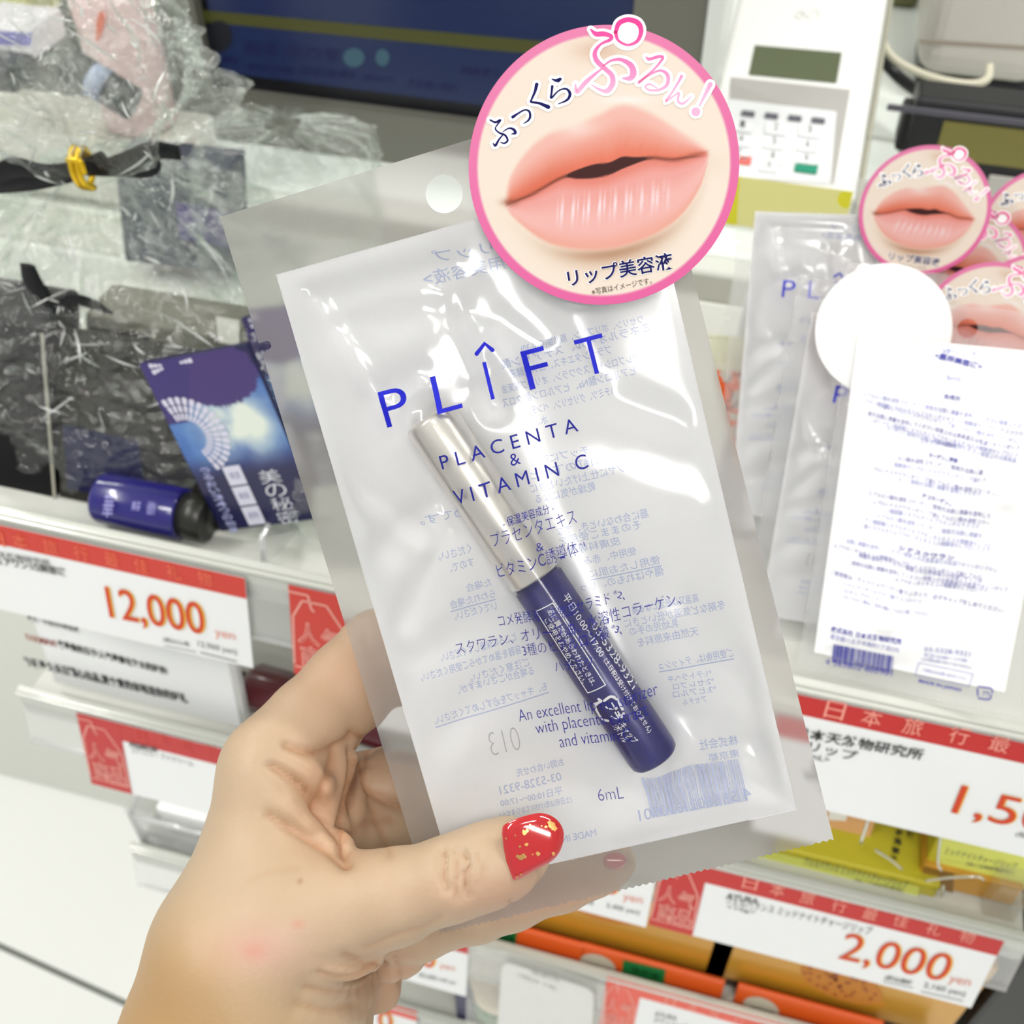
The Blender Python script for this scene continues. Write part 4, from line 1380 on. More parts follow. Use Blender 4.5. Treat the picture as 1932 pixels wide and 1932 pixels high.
YEL = M('yellow card', (206, 200, 40), .5)
fr = Fr(ony(1362, 420, .70), (1, 0, 0), (0, .25, .97))
mb = MB(); a, b = fr.px(1362, 422), fr.px(1610, 362)
mb.box(fr.w([a])[0], fr.a * (b[0] - a[0]), fr.b * (b[1] - a[1]), -fr.n * .001); tag(mb.build('yellow_card', YEL), 'yellow card lying below the payment terminal, seen through a pouch edge', 'card')
r = root('barcode_reader', 'black electronic device with an olive display right of the terminal', 'device', loc=(.12, .84, .937))
BL = M('black plastic', (16, 16, 22), .4, coat=.1)
fr = Fr((0, .83, .937), (1, 0, 0), (0, .12, 1))
a, b = fr.px(1668, 420), fr.px(1990, 215)
mb = MB(); bev(mb, fr.w([[a[0], .0005]], 0)[0], (.22, 0, 0), (0, .035, 0), fr.b * b[1], .004, seg=3)
bev(mb, fr.w([[a[0] - .006, .045]], -.01)[0], (.01, 0, 0), (0, .03, 0), fr.b * .03, .003)
mb.build('body', BL, r)
a, b = fr.px(1762, 296), fr.px(1990, 252)
mb = MB(); mb.box(fr.w([a])[0], fr.a * (b[0] - a[0]), fr.b * (b[1] - a[1]), fr.n * .0015); mb.build('display', M('olive display', (112, 106, 52), .4), r)
a, b = fr.px(1672, 207), fr.px(1990, 200)
mb = MB(); bev(mb, fr.w([[a[0], a[1]]], 0)[0], (.2, 0, 0), fr.n * .002, fr.b * .005, .0008); mb.build('highlight_ridge', M('highlight grey', (78, 76, 86), .35), r)  # paler bar paints the highlight along the top front edge
mb = MB(); a = fr.px(1866, 330); bev(mb, fr.w([[a[0], .001]], .001)[0], (.08, 0, 0), fr.n * .002, fr.b * .04, .001); mb.build('grey_plate', M('grey plate', (168, 166, 160), .4), r)

fr = Fr((0, onz(1720, 150, .961)[1], .937), (1, 0, 0), (0, .35, 1))
r = root('receipt_printer', 'grey rounded machine in the top right corner', 'printer', loc=(.2, 1.0, .937))
a, b = fr.px(1716, 160), fr.px(2050, -120)
mb = MB(); a[1] = max(a[1], .024); bev(mb, fr.w([[a[0], a[1]]])[0], fr.a * (b[0] - a[0]), (0, .2, 0), fr.b * (b[1] - a[1]), .02, seg=4); mb.build('cover', M('printer grey', (186, 183, 174), .45), r)
mb = MB(); a, b = fr.px(1734, 82), fr.px(2040, 108)
stroke(mb, fr, [(1736, 78), (1840, 84), (1960, 92)], 7, .0006, n=1); mb.build('seam', M('seam brown', (146, 134, 120), .5), r)
mb = MB(); a = fr.px(1728, 172); bev(mb, fr.w([[a[0], .0008]])[0] + [0, .02, 0], (.2, 0, 0), (0, .1, 0), fr.b * .022, .003); mb.build('base', BL, r)
mb = MB(); P = catmull([ony(1664, 60, .97), ony(1672, 92, .96), ony(1700, 120, .955), ony(1760, 146, .95), ony(1826, 158, .95), ony(1862, 150, .96), ony(1868, 124, .975)], 8)
mb.tube(P, .0032, 10); tag(mb.build('cable', M('cream cable', (216, 212, 190), .4), smooth=True), 'cream cable looping in front of the grey machine', 'cable')
mb = MB(); P = catmull([ony(1668, 20, 1.0), ony(1664, 100, .985), ony(1690, 140, .98), ony(1730, 172, .96), ony(1745, 182, .95)], 8)
mb.tube(P, .005, 10); tag(mb.build('cable', BL, smooth=True), 'black cable hanging beside the terminal', 'cable')
mb = MB(); bbev(mb, (.02, 1.25, .938), (.1, 1.35, 1.45), .004); tag(mb.build('gap_filler', M('olive filler block', (112, 112, 72), .5)), 'dim olive filler block for the dark gap behind the terminal', 'case')  # olive block added to fill the dark gap between terminal and machine

# ---------------------------------------------------------------- white pouches standing at the right of the top shelf
DL = np.array([DC[0], DC[1], 0])


def pmat(disc_px, d, lean, roll, yaw=0., rev=False):
    """pouch matrix: label centre at a pixel and depth, leaning back, turned in its own plane"""
    le = math.radians(lean)
    a = np.array([math.cos(math.radians(yaw)), math.sin(math.radians(yaw)), 0.])
    bk = np.array([-a[1], a[0], 0.])
    b = bk * math.sin(le) + np.array([0, 0, math.cos(le)])
    cr, sr = math.cos(math.radians(roll)), math.sin(math.radians(roll))
    a2, b2 = a * cr + b * sr, b * cr - a * sr
    if rev:
        a2 = -a2
    n = np.cross(a2, b2)
    O = dep(*disc_px, d) - a2 * DL[0] - b2 * DL[1]
    return np.array([[a2[0], b2[0], n[0], O[0]], [a2[1], b2[1], n[1], O[1]], [a2[2], b2[2], n[2], O[2]], [0, 0, 0, 1]])


STK = film('brighter frosted film', clear=.72, tint=(252, 252, 252), rough=.25, gloss=.02, haze=(250, 250, 250), trl=.55)  # the frosted film again, in a lighter copy for the brightly lit pile


def relight(c):
    if c.name.startswith('sealed_border'):
        c.material_slots[0].link = 'OBJECT'
        c.material_slots[0].material = STK


GRP = 'white pouches on the top shelf'
PN = np.array([0, -math.cos(math.radians(29)), math.sin(math.radians(29))])


def stacked(px_, k, roll):
    """pouch in the leaning pile: k pouch thicknesses behind the front one"""
    p = np.array([.0504, .3972, 1.1255]) - PN * (.006 + .0125 * k)
    r_ = ray(*px_)
    return pmat(px_, ((p - C0) @ PN) / (r_ @ PN), 29, roll)


for px_, k, ro, lb in (((1742, 398), 3, 7, 'white pouch with its pink-rimmed lips label fully shown, left of the pouch pile'),
                       ((1862, 618), 1, 3, 'white pouch whose lips label peeks out right behind the reversed pouch'),
                       ((1815, 508), 4, 2, 'white pouch whose lips label shows between two others'),
                       ((1966, 436), 5, 4, 'white pouch whose lips label is cut by the right edge of the photo'),
                       ((1946, 600), 2, 1, 'white pouch furthest right, mostly cut off by the photo edge'),
                       ((1690, 600), 6, -2, 'white pouch at the left end of the pile, hidden but for its left edge')):
    Mq = stacked(px_, k, ro)
    dq = dup(pouch, Mq, lb, GRP)
    for ch in dq.children:
        relight(ch)
    print('pouch', k, 'bottom z', min((Mq @ np.array([u, -.167, 0, 1]))[2] for u in (0, .092)), 'y', (Mq @ np.array([.04, -.167, 0, 1]))[1])

# the front one, turned round
MR = pmat((1660, 614), .450, math.degrees(.5265), math.degrees(.163), math.degrees(-.2136), rev=True); MR[:3, 3] = (.1279, .3937, 1.1479)
rv = root('cosmetic_pouch', 'white pouch turned round, showing small blue print, a barcode and a blank white label', 'pouch', mat=MR, group=GRP)
for ch in pouch.children:
    nm = ch.name
    if nm.startswith(('sealed_border', 'round_label', 'white_back_sheet')):
        c_ = ch.copy(); COL.objects.link(c_); c_.parent = rv
        relight(c_)
        for g in ch.children:
            if g.name.startswith('label_back'):
                d_ = g.copy(); COL.objects.link(d_); d_.parent = c_
RFm = Fr(MR[:3, 3] - 0.0, -MR[:3, 0], MR[:3, 1])      # seen from behind: right is -u
# move its origin so that local height of the sheet is used
hR = lambda P: -hb(np.stack([-np.atleast_2d(P)[:, 0], np.atleast_2d(P)[:, 1]], 1)) + .00015
mb = MB(); mbd = MB()
KR = dict(hf=hR, h0=.001, lift=.0001, maxlen=.004)
rr_ = random.Random(8)
src = 'ワセリンポリブテン脂肪酸ミネラルオイルプラセンタエキスコメ発酵液セレブロシドスクワランオリーブ油ヒアルロン酸水溶性コラーゲンご使用方法唇に適量を塗布してください保管上の注意高温又は低温'
def rt(n):
    s = rr_.randrange(0, len(src) - 20)
    return (src[s:] + src)[:n]
text(mb, RFm, 'VPリップ', (1776, 668), (1840, 678), 14, **KR); text(mbd, RFm, '<唇用美容液>', (1762, 676), (1852, 698), 13, weight=.03, **KR)
text(mb, RFm, '6mL', (1786, 716), (1816, 720), 11, **KR); text(mbd, RFm, '全成分', (1780, 750), (1812, 756), 10, weight=.02, **KR)
for x0, y0, x1, y1 in ((1628, 748, 1926, 806), (1624, 760, 1928, 822), (1665, 772, 1926, 838), (1636, 784, 1922, 850), (1640, 797, 1920, 862), (1672, 812, 1916, 872), (1736, 836, 1832, 846),
                       (1694, 868, 1854, 892), (1686, 880, 1860, 908), (1646, 888, 1886, 934), (1694, 908, 1850, 934), (1640, 934, 1868, 976), (1648, 950, 1866, 990), (1672, 966, 1846, 996),
                       (1656, 976, 1852, 1014), (1632, 984, 1868, 1034), (1630, 996, 1866, 1042), (1595, 1024, 1880, 1080), (1572, 1034, 1850, 1092), (1620, 1050, 1852, 1100), (1600, 1064, 1900, 1118), (1690, 1092, 1862, 1118)):
    L_ = math.hypot(x1 - x0, y1 - y0)
    text(mb if rr_.random() < .6 else mbd, RFm, rt(int(L_ / 8.2)), (x0, y0), (x1, y1), 9.5, **KR)
for x0, y0, x1, y1 in ((1752, 862, 1806, 872), (1740, 938, 1798, 950), (1696, 1034, 1800, 1054)):
    text(mbd, RFm, rt(7), (x0, y0), (x1, y1), 10, weight=.03, **KR)
text(mbd, RFm, 'ご使用後は、ティッシュペーパー等でふきとり、必ずキャップをしめてください。', (1566, 1084), (1894, 1156), 10, **KR)
for i, t in enumerate(('*1:テトラヘキシルデカン酸アスコルビル', '*2:セレブロシド', '*3:ヒアルロン酸Na、加水分解ヒアルロン酸、アセチル')):
    text(mb, RFm, t, (1590, 1104 + 12 * i), (1590 + (150, 70, 160)[i], 1104 + 12 * i + (150, 70, 160)[i] * .2), 8, **KR)
text(mbd, RFm, '株式会社 日本天然物研究所', (1568, 1190), (1702, 1212), 12, weight=.02, **KR); text(mb, RFm, '東京都八王子市南町1丁目275', (1566, 1204), (1696, 1228), 11, **KR)
text(mb, RFm, '03-5328-9321', (1744, 1226), (1830, 1238), 9, **KR); text(mb, RFm, '平日10:00〜17:00', (1742, 1238), (1824, 1250), 8, **KR)
text(mbd, RFm, '(土日祝は受け付けておりません)', (1738, 1246), (1832, 1264), 8, **KR)
text(mbd, RFm, 'MADE IN JAPAN', (1732, 1290), (1812, 1308), 9, weight=.03, **KR)
text(mbd, RFm, 'プラ', (1852, 1313), (1866, 1315), 10, weight=.03, **KR)
for P in ([(1846, 1296), (1870, 1300), (1872, 1308)], [(1870, 1312), (1866, 1320), (1846, 1318)], [(1845, 1313), (1844, 1300)]):
    stroke(mbd, RFm, P, 3, .0001, n=4, h0=.001, hf=hR)
for a, b in (((1734, 1250), (1836, 1272)), ((1836, 1272), (1828, 1296)), ((1828, 1296), (1726, 1274)), ((1726, 1274), (1734, 1250))):
    stroke(mb, RFm, [a, b], 1.2, .0001, n=5, h0=.001, hf=hR)
text(mb, RFm, 'ご不明な点はお問い合わせください', (1738, 1268), (1824, 1286), 8, **KR)
x = 0.
rb = random.Random(11)
while x < 1:
    w = rb.choice((.01, .014, .024, .034))
    if x + w <= 1:
        p = np.array([1574 + 114 * x, 1214 + 22 * x]); q = np.array([1574 + 114 * (x + w), 1214 + 22 * (x + w)]); dn = np.array([-5, 36])
        Q = np.array([RFm.px(*k, .001) for k in (p, q, q + dn, p + dn)])
        mbd.add(RFm.w(Q, hR(Q) + .0001), [(0, 3, 2, 1)])
    x += w + rb.choice((.008, .012, .018))
text(mbd, RFm, '4 563802 600901', (1556, 1254), (1682, 1277), 12, **KR)
mb.build('small_print', M('mid blue ink', (120, 124, 196), .5), rv)
mbd.build('bold_print', M('back print blue', (52, 54, 160), .5), rv)

# ---------------------------------------------------------------- general packs
def pack(name, label, cat, fr, tl, br, depth, mat, group=None, r=.0015, body='body', h=0., vmin=None):
    """a small carton: front face on plane fr between two pixels, depth going back"""
    a, b = fr.px(*tl), fr.px(*br)
    if vmin is not None:
        b[1] = vmin
    w, hh = b[0] - a[0], a[1] - b[1]
    o = fr.w([[a[0], b[1]]], h)[0]
    rt_ = root(name, label, cat, loc=o, group=group)
    mb = MB(); bev(mb, o, fr.a * w, fr.b * hh, unit([-fr.n[0], -fr.n[1], 0]) * depth, r)
    mb.build(body, mat, rt_)
    return rt_


def patch(r, nm, fr, P, mat, lift=.0003):
    mb = MB(); mb.add(poly(fr, P, lift), [tuple(range(len(P)))])
    return mb.build(nm, mat, r)


# ---- orange sweet packet left of the pouches
fr = Fr(ony(1385, 885, .42), (.98, .2, 0), (0, .42, .9))
r = root('foil_packet', 'small clear packet with orange and red print left of the white pouches', 'packet', loc=fr.O)
P = [(1322, 628), (1456, 640), (1452, 700), (1395, 880), (1374, 890), (1330, 720)]
A2 = np.array([fr.px(*p) for p in P])
mb = MB()
mb.add(np.vstack([fr.w(A2, .0), fr.w(A2.mean(0)[None], .006)]), [(i, (i + 1) % 6, 6) for i in range(6)])
mb.add(np.vstack([fr.w(A2, .0), fr.w(A2.mean(0)[None], -.006)]), [((i + 1) % 6, i, 6) for i in range(6)])
mb.build('film', film('crimped film', clear=.55, rough=.12, gloss=.12, haze=(232, 232, 205), bump=(600, .6, .002)), r)
mb = MB(); z = [(1322 + i * 6.7, 628 + i * .6 + (5 if i % 2 else -2)) for i in range(21)]
mb.add(poly(fr, z + [(1455, 690), (1328, 682)], .0005), [tuple(range(23))]); mb.build('crimped_top', film('crimped top', clear=.35, rough=.2, gloss=.12, haze=(225, 226, 196), bump=(700, .8, .002)), r)
mb = MB()
V, Cc = [], []
P = np.array([[fr.px(1330 + s * (96 - 40 * t) + t * 44, 690 + t * 185 + s * 10) for s in np.linspace(0, 1, 24)] for t in np.linspace(0, 1, 40)]).reshape(-1, 2)
from mathutils import noise as mn
for p in P:
    k = mn.noise(Vector((p[0] * 160, p[1] * 160, 3.1)))
    k2 = mn.noise(Vector((p[0] * 110, p[1] * 110, 9.1)))
    c_ = lin(226, 92, 26) if k > -.02 else lin(196, 190, 178)
    if abs(k2) < .06:
        c_ = lin(84, 36, 26)
    V.append(fr.w(p, .0064)[0]); Cc.append(c_)
mb.grid(np.array(V).reshape(40, 24, 3), col=np.array(Cc))
mb.build('printed_panel', M('printed packet', attr=True, rough=.3), r)

# ---- second shelf, right: yellow balm boxes
fr = Fr((0, .323, .808), (1, 0, 0), (0, .05, 1))
OLV, LYE = M('olive yellow card', (196, 184, 46), .35, coat=.3), M('light yellow label', (226, 230, 110), .4)
YG = 'yellow lip balm boxes'
r = pack('balm_box', 'yellow balm box lying at the rail with a pale yellow label', 'box', fr, (1420, 1588), (1738, 1740), .10, OLV, YG, vmin=.0006)
patch(r, 'front_label', fr, [(1426, 1598), (1734, 1672), (1730, 1730), (1420, 1680)], LYE)
letters(r, 'label_lettering', INKG, fr, [('ウェルバランス ミッドナイトチャージリップ', 1516, 1630, 1708, 1676, 16), ('10g / 2,000円(税抜)', 1610, 1664, 1702, 1686, 11)], lift=.0005)
ft = Fr(fr.w([[0, fr.px(1600, 1632)[1]]])[0], (1, 0, 0), (0, 1, .0))
ft.O = np.array([0, .33, fr.w([fr.px(1420, 1588)])[0][2] + .0004])
tp = [(c, 1712 - i * 2.4, 1556 + i * 14.5) for i, c in enumerate('医薬')] + [(c, 1692 - i * 3.2, 1551 + i * 16) for i, c in enumerate('ご使用前後')]
letters(r, 'top_lettering', INK, ft, [(c, x, y + 12, x + 13, y + 15, 13, .04) for c, x, y in tp], lift=.0012)
fr2 = Fr((0, .335, .845), (1, 0, 0), (0, .1, 1))
r = pack('balm_box', 'yellow balm box on top with its pale label at the right photo edge', 'box', fr2, (1774, 1570), (1990, 1690), .05, OLV, YG)
patch(r, 'front_label', fr2, [(1778, 1578), (1985, 1626), (1980, 1688), (1768, 1636)], LYE)
letters(r, 'label_lettering', INKG, fr2, [('ミッドナイトチャージリップ', 1780, 1610, 1914, 1640, 14, .0), ('10g / 2,000円(税抜)', 1822, 1632, 1910, 1650, 9, .02)], lift=.0005)
fr3 = Fr((0, .33, .808), (1, 0, 0), (0, .0, 1))
GLD = M('gold card', (206, 150, 40), .3, metal=.25, coat=.3)
r = pack('gold_box', 'gold box standing under the upper yellow balm box', 'box', fr3, (1742, 1632), (1872, 1760), .04, GLD, vmin=.0006)
patch(r, 'brown_band', fr3, [(1742, 1634), (1800, 1648), (1796, 1720), (1738, 1706)], M('brown card', (140, 100, 36), .4))
fr4 = Fr(ony(1558, 1594, .34), (1, 0, 0), (0, .3, .95))
PEA = M('peach card', (226, 172, 118), .35, coat=.4)
r = pack('balm_box', 'small peach box at the back beside the corner of the pouch', 'box', fr4, (1558, 1508), (1640, 1590), .016, PEA)
patch(r, 'white_label', fr4, [(1566, 1522), (1600, 1528), (1596, 1548), (1562, 1546)], M('painted highlight white', (246, 244, 238), .4))  # white highlight of the clear blister, painted on the face
# clear wrap over them: thin bright film edges
mb = MB()
for P, w in (([(1776, 1568), (1772, 1600), (1770, 1630), (1776, 1642)], .0008), ([(1746, 1662), (1790, 1656), (1844, 1654), (1856, 1660)], .0007), ([(1652, 1604), (1680, 1622), (1702, 1640)], .0007),
             ([(1780, 1672), (1776, 1690)], .0009), ([(1642, 1534), (1634, 1560), (1624, 1590)], .0010)):
    mb.tube(catmull([ony(x, y, .318) for x, y in P], 5), w, 6)
tag(mb.build('clear_wrap', film('wrap edge', clear=.3, rough=.05, gloss=.4, haze=(250, 248, 230)), smooth=True), 'creased clear wrap in front of the yellow balm boxes', 'wrapper')
mb = MB(); bbev(mb, (.182, .32, .809), (.199, .50, .842), .001)
tag(mb.build('acrylic_bin', ACR), 'clear acrylic bin at the right end of the second shelf', 'bin')
mb = MB(); bbev(mb, (.222, .33, .0), (.62, .60, .80), .004); tag(mb.build('black_cabinet', M('black cabinet', (20, 21, 24), .4)), 'black cabinet at the bottom right beside the shelf unit', 'cabinet')

# ---- second shelf, left: dark red tube
r = root('lipstick_tube', 'dark red tube with a black cap lying behind the index finger', 'cosmetic tube', loc=ony(600, 1330, .345))
p0, p1 = onz(462, 1290, .826), onz(742, 1372, .826)
mb = MB(); d = unit(p1 - p0)
lathe(mb, p0, d, [(0, .007), (.003, .012), (.008, .0155), (.10, .016), (.104, .014)], 28); mb.build('tube_body', M('dark wine plastic', (84, 14, 26), .25, coat=.3), r, True)
mb = MB(); lathe(mb, p0 - d * .011, d, [(0, .0068), (.001, .0075), (.0118, .0075)], 24); mb.build('tube_cap', BL, r, True)

# ---- third shelf: gold boxes, orange and green packs
fr = Fr((0, .327, .612), (1, 0, 0), (0, .0, 1))
GC = 'gold boxes on the third shelf'
BIS = M('biscuit print', (204, 130, 40), .5, bump=(500, .8, .002))
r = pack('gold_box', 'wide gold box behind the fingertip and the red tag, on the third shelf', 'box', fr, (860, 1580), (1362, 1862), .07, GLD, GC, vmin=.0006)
patch(r, 'shade_band', fr, [(870, 1712), (1362, 1843), (1360, 1864), (866, 1732)], M('painted gap shade', (58, 34, 16), .5))  # shadow gap at the foot of the box, painted as a brown band
patch(r, 'picture', fr, [(1215 - 70 + 62 * math.cos(t) , 1722 + 14 * math.cos(t) + 18 * math.sin(t)) for t in np.linspace(6.283, 0, 25)[:-1]][::-1], BIS)
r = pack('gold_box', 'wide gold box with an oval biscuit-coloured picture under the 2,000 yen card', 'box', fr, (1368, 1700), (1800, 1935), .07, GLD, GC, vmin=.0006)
patch(r, 'shade_band', fr, [(1370, 1845), (1798, 1960), (1796, 1982), (1368, 1866)], M('painted gap shade'))  # same painted shade along this box's foot
o_ = patch(r, 'picture', fr, [(1588 + 78 * math.cos(t) + 6 * math.sin(t), 1855 + 22 * math.cos(t) + 34 * math.sin(t)) for t in np.linspace(0, 6.283, 33)[:-1]], BIS)
mb = MB(); rg = random.Random(3)
for k in range(46):
    t, q = rg.random() * 6.283, math.sqrt(rg.random()) * .88
    x, y = 1588 + q * (78 * math.cos(t) + 6 * math.sin(t)), 1855 + q * (22 * math.cos(t) + 34 * math.sin(t))
    mb.add(poly(fr, ell(x, y, 3.6, 2.8)[::3], .0005), [tuple(range(8))])
mb.build('picture_spots', M('picture brown', (160, 78, 26), .5), o_)
fr = Fr((0, .3135, .612), (1, 0, 0), (0, .25, 1))
ORG, GRN = M('orange card', (226, 92, 30), .4, coat=.2), M('green card', (22, 110, 52), .4)
OG = 'orange and green packs behind the third rail'
for i, (x0, lab) in enumerate(((838, 'orange and green pack behind the curled fingers on the third shelf'), (1096, 'orange pack with a green panel below the wide gold box'), (1392, 'orange pack with a grey panel at the bottom right on the third shelf'))):
    y0 = 1742 + (x0 - 938) * .262
    r = pack('soap_pack', lab, 'packet', fr, (x0, y0), (x0 + 262, y0 + 110), .004, ORG, OG, vmin=.0006)
    if i < 2:
        gx = (936, 1176)[i]; gw = (40, 80)[i]; gy = (1745, 1808)[i]
        patch(r, 'green_panel', fr, [(gx, gy + 2), (gx + gw, gy + gw * .26), (gx + gw - 4, gy + gw * .26 + 32), (gx - 4, gy + 40)], GRN, .0004)
        letters(r, 'panel_lettering', M('dark green ink', (8, 60, 30), .5), fr, [('自然派', gx + gw * .2, gy + 24, gx + gw * .85, gy + 24 + gw * .2, 11, .03)], lift=.0006)
    ox = (870, 1128, 1436)[i]; oy = y0 + (ox - x0) * .27 + 28
    patch(r, 'grey_label', fr, [(ox + 34 * math.cos(t), oy + 8 * math.cos(t) + 20 * math.sin(t)) for t in np.linspace(0, 6.283, 21)[:-1]], M('label grey', (196, 188, 168), .5), .0005)
    letters(r, 'label_lettering', INKG, fr, [('BOTANIC', ox - 20, oy + 4, ox + 22, oy + 15, 9, .03)], lift=.0007)

# ---- on the third rail: white sachet
fr = Fr(C_.w([[0, -.02]], .004)[0], C_.a, C_.b)
r = root('sachet', 'clear sachet with a white round-cornered card hanging on the third rail', 'packet', loc=fr.w([fr.px(1030, 1870)])[0])
def rrect(tl, tr, br, bl, k=.12, n=5):
    P = [np.array(p, float) for p in (tl, tr, br, bl)]
    out = []
    for i in range(4):
        p, a, b = P[i], P[i - 1], P[(i + 1) % 4]
        s, e = p + (a - p) * k, p + (b - p) * k
        for t in np.linspace(0, 1, n):
            out.append(tuple((1 - t) ** 2 * s + 2 * t * (1 - t) * p + t * t * e))
    return out
P = rrect((948, 1812), (1122, 1868), (1112, 2010), (938, 1950))
mb = MB(); L3 = poly(fr, P, .001); L4 = poly(fr, P, 0.); n = len(P)
mb.add(np.vstack([L3, L4]), [tuple(range(n))] + [(i, n + i, n + (i + 1) % n, (i + 1) % n) for i in range(n)]); mb.build('white_card', CARD, r)
P = [(930, 1786), (960, 1790), (1000, 1806), (1050, 1820), (1100, 1838), (1146, 1856), (1136, 2010), (880, 1930), (884, 1778)]
mb = MB(); mb.add(poly(fr, P, .0022), [tuple(range(len(P)))]); mb.build('clear_film', film('crinkled film', clear=.82, rough=.1, gloss=.12, haze=(214, 210, 196), bump=(400, .9, .004)), r)
letters(r, 'card_lettering', INKG, fr, [('お試し用サンプル', 1003, 1834, 1056, 1852, 9, .02), ('1回分 1包', 978, 1840, 1050, 1866, 8, 0)], lift=.0014)
# ---- fourth shelf: green jar
p = onz(930, 1945, .445)
r = root('cream_jar', 'green jar with a cream lid on the lowest visible shelf', 'jar', loc=(p[0], p[1] + .03, .43))
mb = MB(); lathe(mb, np.array([p[0], p[1] + .03, .431]), (0, 0, 1), [(0, .026), (.002, .029), (.040, .030), (.044, .028)], 32); mb.build('jar_body', M('green jar plastic', (24, 104, 52), .3, coat=.3), r, True)
mb = MB(); lathe(mb, np.array([p[0], p[1] + .03, .475]), (0, 0, 1), [(0, .027), (.001, .0285), (.014, .0285), (.016, .026)], 32); mb.build('jar_lid', M('jar lid', (214, 200, 176), .4), r, True)
mb = MB(); q = onz(884, 1900, .47); bbev(mb, (q[0] - .012, q[1], .431), (q[0] + .004, q[1] + .03, .49), .002); tag(mb.build('small_box', M('dark blue card', (36, 40, 78), .4)), 'small dark blue box beside the green jar', 'box')

# ---- clear bins at the left end of the third shelf
r = root('acrylic_bin', 'clear acrylic bin at the left end of the third shelf, above the floor', 'bin', loc=(-.35, .34, .612))
EDG = film('bright acrylic', clear=.35, rough=.1, gloss=.2, haze=(246, 248, 248))
mb = MB()
for lo, hi in (((-.383, .316, .613), (-.30, .319, .655)), ((-.383, .40, .613), (-.30, .403, .665)), ((-.383, .316, .613), (-.380, .403, .665)), ((-.383, .316, .613), (-.30, .403, .616))):
    mb.bbox(lo, hi)
mb.build('bin_wall', ACR, r)
mb = MB(); mb.tube([(-.3815, .3175, .615), (-.3815, .3175, .655), (-.3815, .40, .665)], .0018, 8); mb.tube([(-.3815, .3175, .655), (-.30, .3175, .655)], .0016, 8); mb.build('bin_rim', EDG, r, True)
mb = MB(); bbev(mb, (-.370, .33, .617), (-.318, .385, .648), .003); tag(mb.build('white_box', M('white carton', (246, 246, 246), .4)), 'small white carton inside the clear bin', 'box')

# ---------------------------------------------------------------- cellophane gift bag on the top shelf, left
CEL = film('cellophane', clear=.975, tint=(250, 253, 251), rough=.03, gloss=.09, haze=(232, 236, 230), trl=.5, bump=(115, 1.0, .006))


def crumple(cx, cy, prof, amp, seed, seg=120, rows=110, sq=.25, ycomp=1., fold=9):
    """film gathered round a vertical axis: prof = (z, rx, ry) rows"""
    prof = np.array(prof)
    zs = np.linspace(prof[0, 0], prof[-1, 0], rows)
    rx = np.interp(zs, prof[:, 0], prof[:, 1]); ry = np.interp(zs, prof[:, 0], prof[:, 2])
    P = np.zeros((rows, seg + 1, 3))
    for i, z in enumerate(zs):
        for j in range(seg + 1):
            a = 2 * math.pi * j / seg
            c, s = math.cos(a), math.sin(a)
            k = (abs(c) ** (2 + 4 * sq) + abs(s) ** (2 + 4 * sq)) ** (-1 / (2 + 4 * sq))
            q = Vector((c * 2.2, s * 2.2, z * 22 + seed))
            n1 = abs(mn.noise(q * 1.3)) - .25
            n2 = abs(mn.noise(q * 3.1 + Vector((seed, 3, 1)))) - .25
            pl = math.sin(fold * a + 2 * mn.noise(Vector((c, s, z * 9 + seed))))
            n3 = abs(mn.noise(q * 7.3 + Vector((1, seed, 5)))) - .25
            f = 1 + amp * (.8 * n1 + .45 * n2 + .22 * n3)
            w = math.exp(-((z - NECK) / .05) ** 2)
            f *= 1 + .22 * pl * w
            P[i, j] = (cx + rx[i] * k * c * f, cy + ry[i] * k * s * f, z + .006 * n2)
    P[:, -1] = P[:, 0]
    return P


GLINT_CREASE = film('whitened glint film', clear=.30, rough=.06, gloss=.35, haze=(250, 252, 250))  # white haze in this film imitates glints along the folds


def creases(P, n, seed, rows_, jr, name, par, r0=.00025, r1=.0007):
    """sharp folds of the crumpled film, short whitened ridges standing in for its glints"""
    rg_ = random.Random(seed)
    mb = MB()
    H_, W_ = P.shape[:2]
    for _ in range(n):
        i = rg_.uniform(*rows_) * (H_ - 1); j = rg_.uniform(*jr) * (W_ - 1)
        L_ = rg_.choice((2, 3, 3, 4, 6, 10)); di = rg_.uniform(.3, 1) * rg_.choice((-1, 1)); dj = rg_.uniform(-.7, .7)
        Q = []
        for k in range(L_ + 1):
            a, b = int(np.clip(i + di * k, 0, H_ - 1)), int(j + dj * k) % (W_ - 1)
            Q.append(P[a, b] + np.array([0, -.0006, .0004]))
        Q = [q for k, q in enumerate(Q) if k == 0 or np.linalg.norm(q - Q[k - 1]) > 1e-5]
        if len(Q) < 3:
            continue
        Q = [Q[0], (Q[len(Q) // 2] * .35 + (Q[0] + Q[-1]) * .325), Q[-1]]
        w_ = rg_.uniform(r0, r1)
        mb.tube(catmull(Q, 3), w_ * np.sin(np.linspace(.25, 2.9, 3 * (len(Q) - 1) + 1)), 6)
    return mb.build(name, GLINT_CREASE, par, True)


